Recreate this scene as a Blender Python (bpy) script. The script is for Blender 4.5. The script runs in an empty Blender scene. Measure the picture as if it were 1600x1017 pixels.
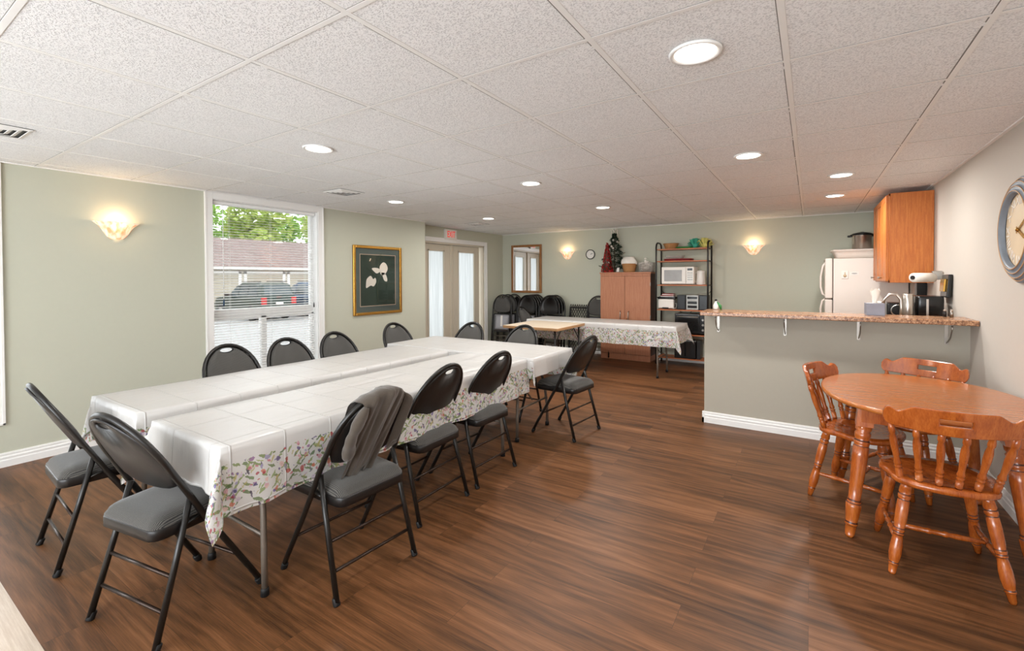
import bpy, bmesh, math, random
from mathutils import Vector, Matrix
PI = math.pi
sc = bpy.context.scene
C = sc.collection
# ------------------------------------------------------------------ camera
H = 1.42                       # eye height
F_PX, YAW, CY, PITCH, ROLL = 716.4, .5768, 444.1, -.0146, .004
cd = bpy.data.cameras.new('camera'); cam = bpy.data.objects.new('camera', cd); C.objects.link(cam)
cd.sensor_fit = 'HORIZONTAL'; cd.sensor_width = 36; cd.lens = 36*F_PX/1600
cd.shift_y = (CY-508.5)/1600; cd.clip_start = .02; cd.clip_end = 300
cam.location = (0, 0, H)
cam.rotation_euler = (Matrix.Rotation(YAW, 3, 'Z') @ Matrix.Rotation(PI/2+PITCH, 3, 'X') @ Matrix.Rotation(-ROLL, 3, 'Z')).to_euler()
sc.camera = cam
# ------------------------------------------------------------------ view, world, added daylight
sc.view_settings.view_transform = 'Standard'; sc.view_settings.look = 'None'
sc.view_settings.gamma = 1; sc.view_settings.use_curve_mapping = False
sc.view_settings.exposure = 0.2
SKY = 2.9
LAMP = 15.0
FILL_BACK, FILL_LEFT = 200, 15    # daylight lamps added behind and left of the camera to brighten the room
w = bpy.data.worlds.new('overcast_sky'); sc.world = w; w.use_nodes = True
bg = w.node_tree.nodes['Background']; bg.inputs[0].default_value = (.93, .97, 1, 1); bg.inputs[1].default_value = SKY

def portal(loc, rot, sx, sy):
    l = bpy.data.lights.new('sky_portal', 'AREA'); l.shape = 'RECTANGLE'; l.size = sx; l.size_y = sy
    l.cycles.is_portal = True
    o = bpy.data.objects.new('sky_portal', l); C.objects.link(o); o.location = loc; o.rotation_euler = rot; return o
XL, XR, YB, YF, ZC = -5.12, 1.013, 7.98, -2.6, 2.303      # room: left, right, back, front (behind camera), ceiling
XD, YJ = -5.42, 5.35                                     # door wall plane and the jog to it
portal((XL-.14, 2.87, 1.3), (0, -PI/2, 0), 2.0, 1.2)
def fill_light(name, loc, rot, sx, sy, power):
    l = bpy.data.lights.new(name, 'AREA'); l.shape = 'RECTANGLE'; l.size = sx; l.size_y = sy; l.energy = power; l.color = (.9, .955, 1)
    o = bpy.data.objects.new(name, l); C.objects.link(o); o.location = loc; o.rotation_euler = rot
fill_light('added_fill_lamp', (XL-.17, -.285, 1.3), (0, -PI/2-.25, 0), 1.8, 2.0, FILL_LEFT)  # lamp added in the left window opening, standing in for its sky light
fill_light('added_fill_lamp', (-1.1, YF-.15, 1.28), (PI/2+.75, 0, 0), 3.8, 1.6, FILL_BACK)  # unseen lamp added behind the camera, tilted up to brighten the ceiling

# ------------------------------------------------------------------ material helpers
def lin(h):
    v = [int(h[i:i+2], 16)/255 for i in (0, 2, 4)]
    return tuple((c/12.92 if c <= .04045 else ((c+.055)/1.055)**2.4) for c in v)+(1,)
MATS = {}
class N:
    def __init__(s, name):
        s.m = bpy.data.materials.new(name); s.m.use_nodes = True; s.t = s.m.node_tree; s.n = s.t.nodes
        s.b = s.n['Principled BSDF']; s.out = s.n['Material Output']; MATS[name] = s.m
    def new(s, ty, **k):
        x = s.n.new(ty)
        for a, v in k.items():
            if a.startswith('i_'):
                key = a[2:].replace('_', ' ')
                x.inputs[key].default_value = v
            else: setattr(x, a, v)
        return x
    def L(s, a, b): s.t.links.new(a, b)
    def coord(s, kind='Object', scale=(1, 1, 1), rot=(0, 0, 0), loc=(0, 0, 0)):
        c = s.new('ShaderNodeTexCoord'); mp = s.new('ShaderNodeMapping')
        mp.inputs['Scale'].default_value = scale; mp.inputs['Rotation'].default_value = rot; mp.inputs['Location'].default_value = loc
        s.L(c.outputs[kind], mp.inputs[0]); return mp.outputs[0]
    def noise(s, vec, scale, detail=3, rough=.5):
        x = s.new('ShaderNodeTexNoise'); x.inputs['Scale'].default_value = scale; x.inputs['Detail'].default_value = detail
        x.inputs['Roughness'].default_value = rough; s.L(vec, x.inputs['Vector']); return x.outputs['Fac']
    def ramp(s, fac, stops, interp='LINEAR'):
        x = s.new('ShaderNodeValToRGB'); x.color_ramp.interpolation = interp; e = x.color_ramp.elements
        while len(e) < len(stops): e.new(.5)
        for i, (p, c) in enumerate(stops):
            e[i].position = p; e[i].color = c if not isinstance(c, (int, float)) else (c, c, c, 1)
        s.L(fac, x.inputs[0]); return x.outputs[0]
    def mix(s, fac, a, b, mode='MIX'):
        x = s.new('ShaderNodeMix'); x.data_type = 'RGBA'; x.blend_type = mode
        for v, i in ((fac, 0), (a, 6), (b, 7)):
            if hasattr(v, 'is_linked') or hasattr(v, 'links'): s.L(v, x.inputs[i])
            else: x.inputs[i].default_value = v
        return x.outputs[2]
    def math(s, op, a, b=0., c=None):
        x = s.new('ShaderNodeMath'); x.operation = op
        for i, v in enumerate((a, b) if c is None else (a, b, c)):
            if hasattr(v, 'links'): s.L(v, x.inputs[i])
            else: x.inputs[i].default_value = v
        return x.outputs[0]
    def bump(s, hgt, strength=.3, dist=.002):
        x = s.new('ShaderNodeBump'); x.inputs['Strength'].default_value = strength; x.inputs['Distance'].default_value = dist
        s.L(hgt, x.inputs['Height']); s.L(x.outputs[0], s.b.inputs['Normal'])
    def col(s, v):
        if hasattr(v, 'links'): s.L(v, s.b.inputs['Base Color'])
        else: s.b.inputs['Base Color'].default_value = v
    def set(s, **k):
        for a, v in k.items(): s.b.inputs[a.replace('_', ' ')].default_value = v
        return s
def simple(name, hexc, rough=.5, metal=0., var=.06, scale=20, bump=0, **k):
    """plain procedural material: base colour with a slight noise variation"""
    n = N(name); c = lin(hexc); vec = n.coord()
    f = n.noise(vec, scale)
    a = tuple(max(0, x*(1-var)) for x in c[:3])+(1,); b = tuple(min(1, x*(1+var)) for x in c[:3])+(1,)
    n.col(n.mix(f, a, b)); n.set(Roughness=rough, Metallic=metal, **k)
    if bump: n.bump(n.noise(vec, scale*6), bump, .001)
    return n.m
M = {}
M['wall_green'] = simple('sage_wall_paint', 'C2C3B2', .85, bump=.05, scale=30, var=.015)
M['wall_white'] = simple('cream_wall_paint', 'C2BAB0', .85, bump=.05, scale=30, var=.015)
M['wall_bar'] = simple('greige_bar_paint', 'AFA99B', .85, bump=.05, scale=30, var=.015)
M['trim'] = simple('white_trim_paint', 'F0EFEC', .4, var=.01)
M['vinyl_white'] = simple('white_window_vinyl', 'F4F4F2', .35, var=.01)
M['blind'] = simple('white_blind_slat', 'F2F2F0', .5, var=.01)
M['black_metal'] = simple('black_enamel_tube', '15120F', .34, .0, var=.15)
M['bronze_rung'] = simple('worn_bronze_tube', '3A2D26', .3, .6, var=.15)
M['rubber'] = simple('black_rubber', '0C0B0B', .6)
M['vinyl_black'] = simple('black_vinyl_shell', '1B1817', .38, var=.1, scale=40, bump=.1)
M['grey_leg'] = simple('grey_brown_enamel', '6F655B', .4, .3, var=.05)
M['steel'] = simple('brushed_steel', 'C9C2BA', .28, 1., var=.05)
M['nickel'] = simple('satin_nickel', 'A8A39C', .35, 1., var=.05)
M['white_plastic'] = simple('white_plastic', 'E9E4DC', .4, var=.02)
M['fridge_white'] = simple('white_fridge_enamel', 'E6DCD2', .35, var=.01, bump=.1, scale=80)
M['black_plastic'] = simple('black_plastic', '0F0F10', .25, var=.1)
M['dark_glass'] = simple('dark_glass', '1A1B1C', .06, var=.05)
M['silver_plastic'] = simple('silver_plastic', '9A9893', .35, .5)
M['beige_top'] = simple('beige_table_laminate', 'DCCBB4', .45, var=.02)
M['tan_edge'] = simple('tan_table_edge', 'B98F63', .5)
M['red'] = simple('red_plastic', '8E1519', .4)
M['green'] = simple('green_plastic', '2E7A3C', .4)
M['teal'] = simple('teal_tissue', '3FA38A', .6)
M['yellow'] = simple('yellow_tissue', 'D8D27A', .6)
M['white_cloth'] = simple('white_fabric', 'EDE6DC', .9, bump=.2)
M['gold'] = N('gilt_frame').set(Metallic=.9, Roughness=.25).m; MATS['gilt_frame'].node_tree.nodes['Principled BSDF'].inputs['Base Color'].default_value = lin('C99A4B')
M['asphalt'] = simple('parking_asphalt', '8E8E8C', .9, scale=60, var=.15)
M['roof'] = None
M['siding'] = simple('beige_siding', 'BDB5A6', .8, var=.05)
M['car_green'] = simple('dark_green_car_paint', '24352F', .25, .3)
M['car_blue'] = simple('blue_car_paint', '2E4A66', .25, .3)
M['car_glass'] = simple('car_window_glass', '3E4A4C', .08)
M['tail'] = simple('red_tail_lamp', 'B01010', .25)
M['bark'] = simple('tree_bark', '4A3B2C', .9, var=.3)
M['dark_wood'] = simple('dark_brown_side_panel', '4B2A1B', .5, var=.1)

def wood(name, c1, c2, c3, rough=.3, axis='X', gs=9, coat=0.):
    n = N(name)
    sc_ = {'X': (1, gs, gs), 'Y': (gs, 1, gs), 'Z': (gs, gs, 1)}[axis]
    v = n.coord(scale=sc_); f = n.noise(v, 5, 5, .6); v2 = n.coord(scale=tuple(x*3 for x in sc_)); g = n.noise(v2, 12, 3)
    f2 = n.math('MULTIPLY_ADD', g, .35, n.math('MULTIPLY', f, .75))
    n.col(n.ramp(f2, [(.3, lin(c1)), (.52, lin(c2)), (.72, lin(c3))])); n.set(Roughness=rough, Coat_Weight=coat, Coat_Roughness=.12)
    n.bump(g, .05, .001); return n.m
M['maple'] = wood('orange_maple_finish', '76340F', 'A3501B', 'BC6829', .22, 'Z', 6, .5)
M['maple_groove'] = simple('dark_stained_groove', '4A1F0A', .35)
M['maple_top'] = wood('orange_maple_top', '9C5320', 'B0652B', 'BF7639', .25, 'X', 15, .4)
M['oak'] = wood('golden_oak_veneer', '9E501A', 'B8651F', 'C97A33', .4, 'Z', 12)
M['cherry_front'] = wood('salmon_cherry_laminate', 'A4684A', 'B17555', 'BB8160', .5, 'Z', 8)
M['shelf_wood'] = wood('orange_shelf_board', '9E532C', 'B56638', 'C07A4C', .4, 'X', 9)
M['mirror_wood'] = wood('brown_mirror_frame', '7A4E22', '8C5C2B', '9E6C38', .4, 'Z', 9)
M['wicker'] = simple('tan_wicker', 'A9794A', .8, scale=90, var=.4, bump=.6)

# laminate plank floor
def floor_surface():
    n = N('walnut_laminate_planks')
    v = n.coord(); br = n.new('ShaderNodeTexBrick'); br.offset = .37; br.offset_frequency = 2
    br.inputs['Scale'].default_value = 1; br.inputs['Brick Width'].default_value = 1.25; br.inputs['Row Height'].default_value = .157
    br.inputs['Mortar Size'].default_value = .0008; br.inputs['Color1'].default_value = (0, 0, 0, 1); br.inputs['Color2'].default_value = (1, 1, 1, 1)
    br.inputs['Mortar'].default_value = (.5, .5, .5, 1); br.inputs['Bias'].default_value = 0
    n.L(v, br.inputs['Vector'])
    # per-plank shift of the grain
    sh = n.new('ShaderNodeVectorMath'); sh.operation = 'MULTIPLY_ADD'
    n.L(br.outputs['Color'], sh.inputs[0]); sh.inputs[1].default_value = (7.3, 3.1, 0); n.L(v, sh.inputs[2])
    def mp(scale):
        m = n.new('ShaderNodeMapping'); m.inputs['Scale'].default_value = scale; n.L(sh.outputs[0], m.inputs[0]); return m.outputs[0]
    dist = n.noise(mp((1.2, 6, 1)), 1.6, 3)
    wv = n.new('ShaderNodeTexWave'); wv.bands_direction = 'Y'; wv.inputs['Scale'].default_value = 1.1
    wv.inputs['Distortion'].default_value = 14; wv.inputs['Detail'].default_value = 2; wv.inputs['Detail Scale'].default_value = 1.2
    n.L(mp((.8, 5, 1)), wv.inputs['Vector'])
    fine = n.noise(mp((3, 90, 1)), 2.2, 4, .65)
    big = n.noise(mp((.9, 7, 1)), 1.3, 3)
    f = n.math('MULTIPLY_ADD', wv.outputs['Fac'], .12, n.math('MULTIPLY_ADD', fine, .5, n.math('MULTIPLY', big, .55)))
    f = n.math('MULTIPLY_ADD', n.new('ShaderNodeSeparateColor').outputs[0] if False else br.outputs['Color'], .14, n.math('SUBTRACT', f, .03))
    c = n.ramp(f, [(.34, lin('28180E')), (.53, lin('583921')), (.70, lin('744C2E')), (.92, lin('916444'))])
    c = n.mix(n.math('MULTIPLY', br.outputs['Fac'], .6), c, lin('20150F'))
    n.col(c); n.set(Roughness=.36); n.L(n.math('MULTIPLY_ADD', fine, .12, .37), n.b.inputs['Roughness'])
    n.b.inputs['Specular IOR Level'].default_value = .3
    n.bump(n.math('SUBTRACT', fine, n.math('MULTIPLY', br.outputs['Fac'], 2)), .12, .001)
    return n.m
M['floor'] = floor_surface()

def ceil_mat():
    n = N('fissured_ceiling_tile'); v = n.coord()
    p = n.noise(v, 150, 3, .6); q = n.noise(v, 4, 2)
    pit = n.ramp(p, [(.36, 0.), (.5, 1.)])
    n.col(n.mix(pit, lin('DCDCDC'), n.mix(q, lin('F4F4F3'), lin('FAFAFA')))); n.set(Roughness=.95)
    n.bump(pit, .6, .003); return n.m
M['tile'] = ceil_mat()
M['tbar'] = simple('white_ceiling_grid_bar', 'F2F1EE', .5, var=.01)

def fabric(name, c1, c2, stripe=260):
    n = N(name); v = n.coord(); wv = n.new('ShaderNodeTexWave'); wv.bands_direction = 'X'; wv.inputs['Scale'].default_value = stripe/(2*PI)*1.5
    wv.inputs['Distortion'].default_value = 0; n.L(v, wv.inputs['Vector']); no = n.noise(v, 260, 2)
    f = n.math('MULTIPLY_ADD', wv.outputs['Fac'], .6, n.math('MULTIPLY', no, .4))
    n.col(n.ramp(f, [(.25, lin(c1)), (.75, lin(c2))])); n.set(Roughness=.95, Sheen_Weight=.25); n.bump(f, .4, .001); return n.m
M['fabric'] = fabric('dark_pinstripe_upholstery', '242322', '5F5C57')
M['wool'] = simple('taupe_knit_wool', '4A4036', .95, var=.22, scale=160, bump=.5, Sheen_Weight=.3)

def cloth_mat():
    n = N('floral_vinyl_tablecloth')
    uv = n.new('ShaderNodeUVMap'); uv.uv_map = 'flat'; vec = uv.outputs[0]
    at = n.new('ShaderNodeAttribute'); at.attribute_name = 'border'; bd = at.outputs['Fac']
    white = lin('DDDBD8')
    def vor(scale, sx=1, sy=1, rot=0):
        m0 = n.new('ShaderNodeMapping'); m0.inputs['Rotation'].default_value = (0, 0, rot); n.L(wob, m0.inputs[0])
        mp = n.new('ShaderNodeMapping'); mp.inputs['Scale'].default_value = (sx, sy, 1); n.L(m0.outputs[0], mp.inputs[0])
        x = n.new('ShaderNodeTexVoronoi'); x.inputs['Scale'].default_value = scale; x.inputs['Randomness'].default_value = .85; n.L(mp.outputs[0], x.inputs['Vector'])
        sp = n.new('ShaderNodeSeparateColor'); n.L(x.outputs['Color'], sp.inputs[0]); return x.outputs['Distance'], sp.outputs
    col = white
    no = n.noise(vec, 60, 2); nz = n.new('ShaderNodeTexNoise'); nz.inputs['Scale'].default_value = 45; nz.inputs['Detail'].default_value = 2; n.L(vec, nz.inputs['Vector'])
    vm = n.new('ShaderNodeVectorMath'); vm.operation = 'MULTIPLY_ADD'; n.L(nz.outputs['Color'], vm.inputs[0]); vm.inputs[1].default_value = (.022, .022, 0); n.L(vec, vm.inputs[2]); wob = vm.outputs[0]
    for (scale, sx, sy, rot, r, cols, keep) in (
            (60, 1, .26, .5, .36, ('7E8F52', 'A7B06E', '6F8450'), .8), (64, 1, .24, -.7, .36, ('5F7A4C', '8C9E62'), .75), (70, 1, .2, 1.3, .28, ('8A7F95', '6E8B57', '53465E'), .65), (58, 1, .28, 2.2, .3, ('94A566', 'C0B57A'), .7),
            (32, 1, 1, 0, .33, ('D9A8B2', 'E2BDB6', 'A9A0C2', 'D3C4D3'), .75), (27, 1, 1, .7, .26, ('C05A52', 'D07A62', '6D5A8C', '9A6E9C'), .7), (40, 1, 1, 1.9, .27, ('56507E', 'B24A55', '7A6AA5', 'CB7C88'), .7)):
        d, s3 = vor(scale, sx, sy, rot)
        d2 = n.math('MULTIPLY_ADD', no, .22, n.math('SUBTRACT', d, .11))
        m = n.math('LESS_THAN', d2, r)
        m = n.math('MULTIPLY', m, n.math('LESS_THAN', s3[1], keep))
        m = n.math('MULTIPLY', m, .85)
        k = len(cols); c = n.ramp(s3[0], [((i)/k, lin(h)) for i, h in enumerate(cols)], 'CONSTANT')
        centre = n.math('LESS_THAN', d, .07); c = n.mix(n.math('MULTIPLY', centre, .6), c, lin('E2B24C') if scale < 16 else lin('4A5230'))
        col = n.mix(m, col, c)
    edge = n.math('MULTIPLY_ADD', no, .03, bd)
    mask = n.math('GREATER_THAN', edge, .085)
    n.col(n.mix(mask, white, col)); n.set(Roughness=.32); n.b.inputs['Specular IOR Level'].default_value = .4
    # fold creases of a packed cloth + soft wrinkles
    br = n.new('ShaderNodeTexBrick'); br.offset = 0; br.inputs['Scale'].default_value = 1; br.inputs['Brick Width'].default_value = .34; br.inputs['Row Height'].default_value = .23
    br.inputs['Mortar Size'].default_value = .006; br.inputs['Mortar Smooth'].default_value = 1; n.L(vec, br.inputs['Vector'])
    wr = n.noise(n.coord('Object', scale=(6, .7, 2)), 3, 3)
    n.bump(n.math('MULTIPLY_ADD', br.outputs['Fac'], .4, n.math('MULTIPLY', wr, 1.0)), .8, .012)
    # thin vinyl lets some light through
    tr = n.new('ShaderNodeBsdfTranslucent'); n.L(n.b.inputs['Base Color'].links[0].from_socket, tr.inputs[0])
    mx = n.new('ShaderNodeMixShader'); mx.inputs[0].default_value = .22; n.L(n.b.outputs[0], mx.inputs[1]); n.L(tr.outputs[0], mx.inputs[2]); n.L(mx.outputs[0], n.out.inputs[0])
    return n.m
M['cloth'] = cloth_mat()

def glass_mat():
    n = N('clear_pane_glass'); t = n.new('ShaderNodeBsdfTransparent'); g = n.new('ShaderNodeBsdfGlossy'); g.inputs['Roughness'].default_value = .02
    mx = n.new('ShaderNodeMixShader'); fr = n.new('ShaderNodeFresnel'); fr.inputs[0].default_value = 1.45
    n.L(fr.outputs[0], mx.inputs[0]); n.L(t.outputs[0], mx.inputs[1]); n.L(g.outputs[0], mx.inputs[2]); n.L(mx.outputs[0], n.out.inputs[0]); return n.m
M['glass'] = glass_mat()
def frosted():
    n = N('curtained_door_glass'); v = n.coord(scale=(1, 30, .5)); f = n.noise(v, 3, 2)
    c = n.ramp(f, [(.3, lin('D5D8D8')), (.7, lin('F2F4F4'))])
    t = n.new('ShaderNodeBsdfTranslucent'); n.L(c, t.inputs[0]); n.col(c); n.set(Roughness=.3)
    mx = n.new('ShaderNodeMixShader'); mx.inputs[0].default_value = .8; n.L(n.b.outputs[0], mx.inputs[1]); n.L(t.outputs[0], mx.inputs[2]); n.L(mx.outputs[0], n.out.inputs[0]); return n.m
M['frosted'] = frosted()
def emis(name, c, st, base='FFFFFF'):
    n = N(name); n.col(lin(base)); n.b.inputs['Emission Color'].default_value = c; n.b.inputs['Emission Strength'].default_value = st; return n.m
M['led'] = emis('lit_led_diffuser', (1, .95, .86, 1), 9)
def sconce_mat():
    n = N('marbled_glass_lit'); f = n.noise(n.coord(scale=(14, 14, 4)), 2, 4); c = n.ramp(f, [(.35, lin('E8B98A')), (.55, lin('FFF3E0'))])
    n.col(c); n.L(c, n.b.inputs['Emission Color']); n.b.inputs['Emission Strength'].default_value = .36; n.set(Roughness=.25)
    t = n.new('ShaderNodeBsdfTranslucent'); n.L(c, t.inputs[0]); mx = n.new('ShaderNodeMixShader'); mx.inputs[0].default_value = .25
    n.L(n.b.outputs[0], mx.inputs[1]); n.L(t.outputs[0], mx.inputs[2]); n.L(mx.outputs[0], n.out.inputs[0]); return n.m
M['sconce'] = sconce_mat()
def granite():
    n = N('brown_speckled_laminate'); v = n.coord(); a = n.noise(v, 45, 4, .7); b = n.noise(v, 130, 2)
    f = n.math('MULTIPLY_ADD', b, .4, n.math('MULTIPLY', a, .6))
    n.col(n.ramp(f, [(.36, lin('4A3226')), (.47, lin('8B6248')), (.55, lin('B88A66')), (.68, lin('D9B692'))])); n.set(Roughness=.25); return n.m
M['granite'] = granite()
def shingle():
    n = N('pinkish_roof_shingles'); v = n.coord(); br = n.new('ShaderNodeTexBrick'); n.L(v, br.inputs['Vector'])
    br.inputs['Scale'].default_value = 1; br.inputs['Brick Width'].default_value = .3; br.inputs['Row Height'].default_value = .16; br.inputs['Mortar Size'].default_value = .01
    br.inputs['Color1'].default_value = lin('70605B'); br.inputs['Color2'].default_value = lin('7E6E69'); br.inputs['Mortar'].default_value = lin('584B48')
    n.col(br.outputs['Color']); n.set(Roughness=.95); return n.m
M['roof'] = shingle()
def leaf(name, a, b):
    n = N(name); f = n.noise(n.coord(), 2.5, 3); c = n.ramp(f, [(.35, lin(a)), (.65, lin(b))]); n.col(c); n.set(Roughness=.7)
    t = n.new('ShaderNodeBsdfTranslucent'); n.L(c, t.inputs[0]); mx = n.new('ShaderNodeMixShader'); mx.inputs[0].default_value = .35
    n.L(n.b.outputs[0], mx.inputs[1]); n.L(t.outputs[0], mx.inputs[2]); n.L(mx.outputs[0], n.out.inputs[0]); return n.m
M['leaf_a'] = leaf('bright_green_leaves', '6B9438', 'A0C45C'); M['leaf_b'] = leaf('yellow_green_leaves', '8AA548', 'BFCB6C')
M['pine'] = simple('dark_green_needles', '16301C', .8, var=.4, scale=60)
M['berries'] = simple('glossy_red_berries', 'A01014', .25, var=.3, scale=60)

# ------------------------------------------------------------------ mesh helpers
def frame_of(d):
    d = Vector(d).normalized(); up = Vector((0, 0, 1)) if abs(d.z) < .95 else Vector((0, 1, 0))
    a = d.cross(up).normalized(); return a, d.cross(a).normalized()
class B:
    def __init__(s): s.bm = bmesh.new()
    def box(s, x0, x1, y0, y1, z0, z1, mtx=None, mi=0):
        vs = [s.bm.verts.new((x, y, z)) for z in (z0, z1) for y in (y0, y1) for x in (x0, x1)]
        if mtx is not None:
            for v in vs: v.co = mtx @ v.co
        for f in ((0, 2, 3, 1), (4, 5, 7, 6), (0, 1, 5, 4), (2, 6, 7, 3), (0, 4, 6, 2), (1, 3, 7, 5)):
            fc = s.bm.faces.new([vs[i] for i in f]); fc.material_index = mi
        return s
    def rings(s, rs, closed=True, cap=True, smooth=True, mi=0):
        rr = [[s.bm.verts.new(p) for p in r] for r in rs]; n = len(rr[0])
        for a, b in zip(rr, rr[1:]):
            for i in range(n if closed else n-1):
                j = (i+1) % n
                try:
                    f = s.bm.faces.new((a[i], a[j], b[j], b[i])); f.smooth = smooth; f.material_index = mi
                except ValueError: pass
        if cap and closed:
            for r, rev in ((rr[0], True), (rr[-1], False)):
                try: f = s.bm.faces.new(r[::-1] if rev else r); f.smooth = False; f.material_index = mi
                except ValueError: pass
        return s
    def tube(s, pts, r, seg=10, closed=False, flat=1.):
        pts = [Vector(p) for p in pts]; rs = []; n = len(pts); pa = None
        for i, p in enumerate(pts):
            d = (pts[(i+1) % n] if (closed or i < n-1) else p)-(pts[i-1] if (closed or i > 0) else p)
            if pa is None: a, b = frame_of(d)
            else:
                d = d.normalized(); a = (pa-d*pa.dot(d)).normalized(); b = d.cross(a).normalized()
            pa = a; ri = r[i] if isinstance(r, (list, tuple)) else r
            rs.append([p+a*math.cos(t)*ri+b*math.sin(t)*ri*flat for t in [2*PI*k/seg for k in range(seg)]])
        if closed: rs.append(rs[0]); return s.rings(rs, cap=False)
        return s.rings(rs)
    def turn(s, p, q, prof, seg=14, k=1., grooves=False):
        p, q = Vector(p), Vector(q); a, b = frame_of(q-p)
        if grooves:      # stained grooves take the second material
            ring = lambda t, r: [p.lerp(q, t)+(a*math.cos(x)+b*math.sin(x))*r*k for x in [2*PI*i/seg for i in range(seg)]]
            for j, ((t0, r0), (t1, r1)) in enumerate(zip(prof, prof[1:])):
                s.rings([ring(t0, r0), ring(t1, r1)], cap=j in (0, len(prof)-2), mi=1 if (t1-t0 < .0135 and abs(r1-r0) > .0012) else 0)
            bmesh.ops.remove_doubles(s.bm, verts=s.bm.verts[:], dist=.00005)
            return s
        return s.rings([[p.lerp(q, t)+(a*math.cos(x)+b*math.sin(x))*r*k for x in [2*PI*i/seg for i in range(seg)]] for t, r in prof])
    def lathe(s, c, prof, seg=24, a0=0, a1=2*PI, sx=1, sy=1, rib=0, nr=0):
        full = abs(a1-a0-2*PI) < 1e-6; n = seg if full else seg+1
        rs = []
        for z, r in prof:
            rs.append([(c[0]+sx*r*(1+rib*math.cos(nr*t))*math.cos(t), c[1]+sy*r*(1+rib*math.cos(nr*t))*math.sin(t), c[2]+z) for t in [a0+(a1-a0)*i/seg for i in range(n)]])
        return s.rings(rs, closed=full, cap=full)
    def ball(s, c, r, sub=1, sz=1.):
        m = Matrix.Translation(c) @ Matrix.Diagonal((r, r, r*sz, 1))
        x = bmesh.ops.create_icosphere(s.bm, subdivisions=sub, radius=1, matrix=m)
        for v in x['verts']:
            for f in v.link_faces: f.smooth = True
        return s
    def prism(s, outline, z0, z1, smooth=False):
        return s.rings([[(x, y, z0) for x, y in outline], [(x, y, z1) for x, y in outline]], smooth=smooth)
def link(name, b, mat, parent=None, bevel=0., seg=2, loc=None):
    me = bpy.data.meshes.new(name)
    bm = b.bm if isinstance(b, B) else b
    bmesh.ops.recalc_face_normals(bm, faces=bm.faces[:]); bm.to_mesh(me); bm.free()
    for m in (mat if isinstance(mat, (list, tuple)) else [mat]): me.materials.append(M[m] if isinstance(m, str) else m)
    o = bpy.data.objects.new(name, me); C.objects.link(o)
    if parent: o.parent = parent
    if loc: o.location = loc
    if bevel:
        md = o.modifiers.new('bevel', 'BEVEL'); md.width = bevel; md.segments = seg; md.limit_method = 'ANGLE'; md.angle_limit = .7
    return o
def tag(o, label, cat, group=None):
    o['label'] = label; o['category'] = cat
    if group: o['group'] = group
    return o
def thing(name, label, cat, loc=(0, 0, 0), rz=0, group=None):
    o = bpy.data.objects.new(name, None); C.objects.link(o); o.empty_display_size = .1
    o.location = loc; o.rotation_euler = (0, 0, rz); return tag(o, label, cat, group)
def struct(name, b, mat, parent=None, bevel=0.):
    o = link(name, b, mat, parent, bevel)
    if not parent: o['kind'] = 'structure'
    return o
def dup(root, loc, rz, label, group=None, rot=None):
    r = root.copy(); C.objects.link(r); r.location = loc; r.rotation_euler = rot if rot else (0, 0, rz)
    r['label'] = label
    if group: r['group'] = group
    for ch in list(root.children):
        c = ch.copy(); C.objects.link(c); c.parent = r
        for g in ch.children:
            d = g.copy(); C.objects.link(d); d.parent = c
    return r
def text_mesh(name, s, size, mat, parent, loc, rot, depth=.001):
    cu = bpy.data.curves.new(name, 'FONT'); cu.body = s; cu.size = size; cu.extrude = depth; cu.align_x = 'CENTER'; cu.align_y = 'CENTER'
    t = bpy.data.objects.new(name+'_src', cu); C.objects.link(t)
    bpy.context.view_layer.update()
    me = bpy.data.meshes.new_from_object(t.evaluated_get(bpy.context.evaluated_depsgraph_get())); bpy.data.objects.remove(t); bpy.data.curves.remove(cu)
    me.name = name; me.materials.clear(); me.materials.append(M[mat]); o = bpy.data.objects.new(name, me); C.objects.link(o); o.parent = parent; o.location = loc; o.rotation_euler = rot
    return o
def area(name, loc, rot, size, power, col=(1, .95, .88), parent=None, shape='DISK', spread=PI):
    l = bpy.data.lights.new(name, 'AREA'); l.shape = shape; l.size = size; l.energy = power; l.color = col; l.spread = spread
    o = bpy.data.objects.new(name, l); C.objects.link(o); o.location = loc; o.rotation_euler = rot
    if parent: o.parent = parent
    return o
def point(name, loc, power, col, rad, parent=None):
    l = bpy.data.lights.new(name, 'POINT'); l.energy = power; l.color = col; l.shadow_soft_size = rad
    o = bpy.data.objects.new(name, l); C.objects.link(o); o.location = loc
    if parent: o.parent = parent
    return o

# ================================================================== ROOM SHELL
WT = .18
b = B(); b.box(XD-.3, XR+.2, YF-.2, YB+.2, -.1, 0); struct('floor', b, 'floor')
# ceiling slab with its grid bars
b = B(); b.box(XD-.3, XR+.2, YF-.2, YB+.2, ZC+.006, ZC+.1); ceil = struct('ceiling', b, 'tile')
b = B(); T = .6096; GX, GY = -.085, 1.605
for k in range(-9, 3):
    x = GX+k*T
    if XD < x < XR: b.box(x-.012, x+.012, YF, YB, ZC+.0035, ZC+.01)
for k in range(-7, 12):
    y = GY+k*T
    if YF < y < YB: b.box(XD, XR, y-.011, y+.011, ZC+.004, ZC+.01)
g = link('ceiling_grid', b, 'tbar', ceil, .0015)
b = B(); rg = random.Random(3)
for k in range(-9, 3):
    x = GX+k*T
    if XD < x < XR:
        y = YF
        while y < YB:      # dark strip painted for the shaded slit between tile edge and bar
            y2 = min(YB, y+T); q = rg.uniform(.002, .0045); b.box(x-.0125-q, x-.0118, y+.02, y2-.012, ZC+.0045, ZC+.0062); y = y2
for k in range(-7, 12):
    y = GY+k*T
    if YF < y < YB: b.box(XD, XR, y-.0125, y-.0108, ZC+.0047, ZC+.0062)
M['slit'] = simple('shadowed_tile_slit', '7E7A74', .9); link('tile_slit', b, 'slit', ceil)
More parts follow.
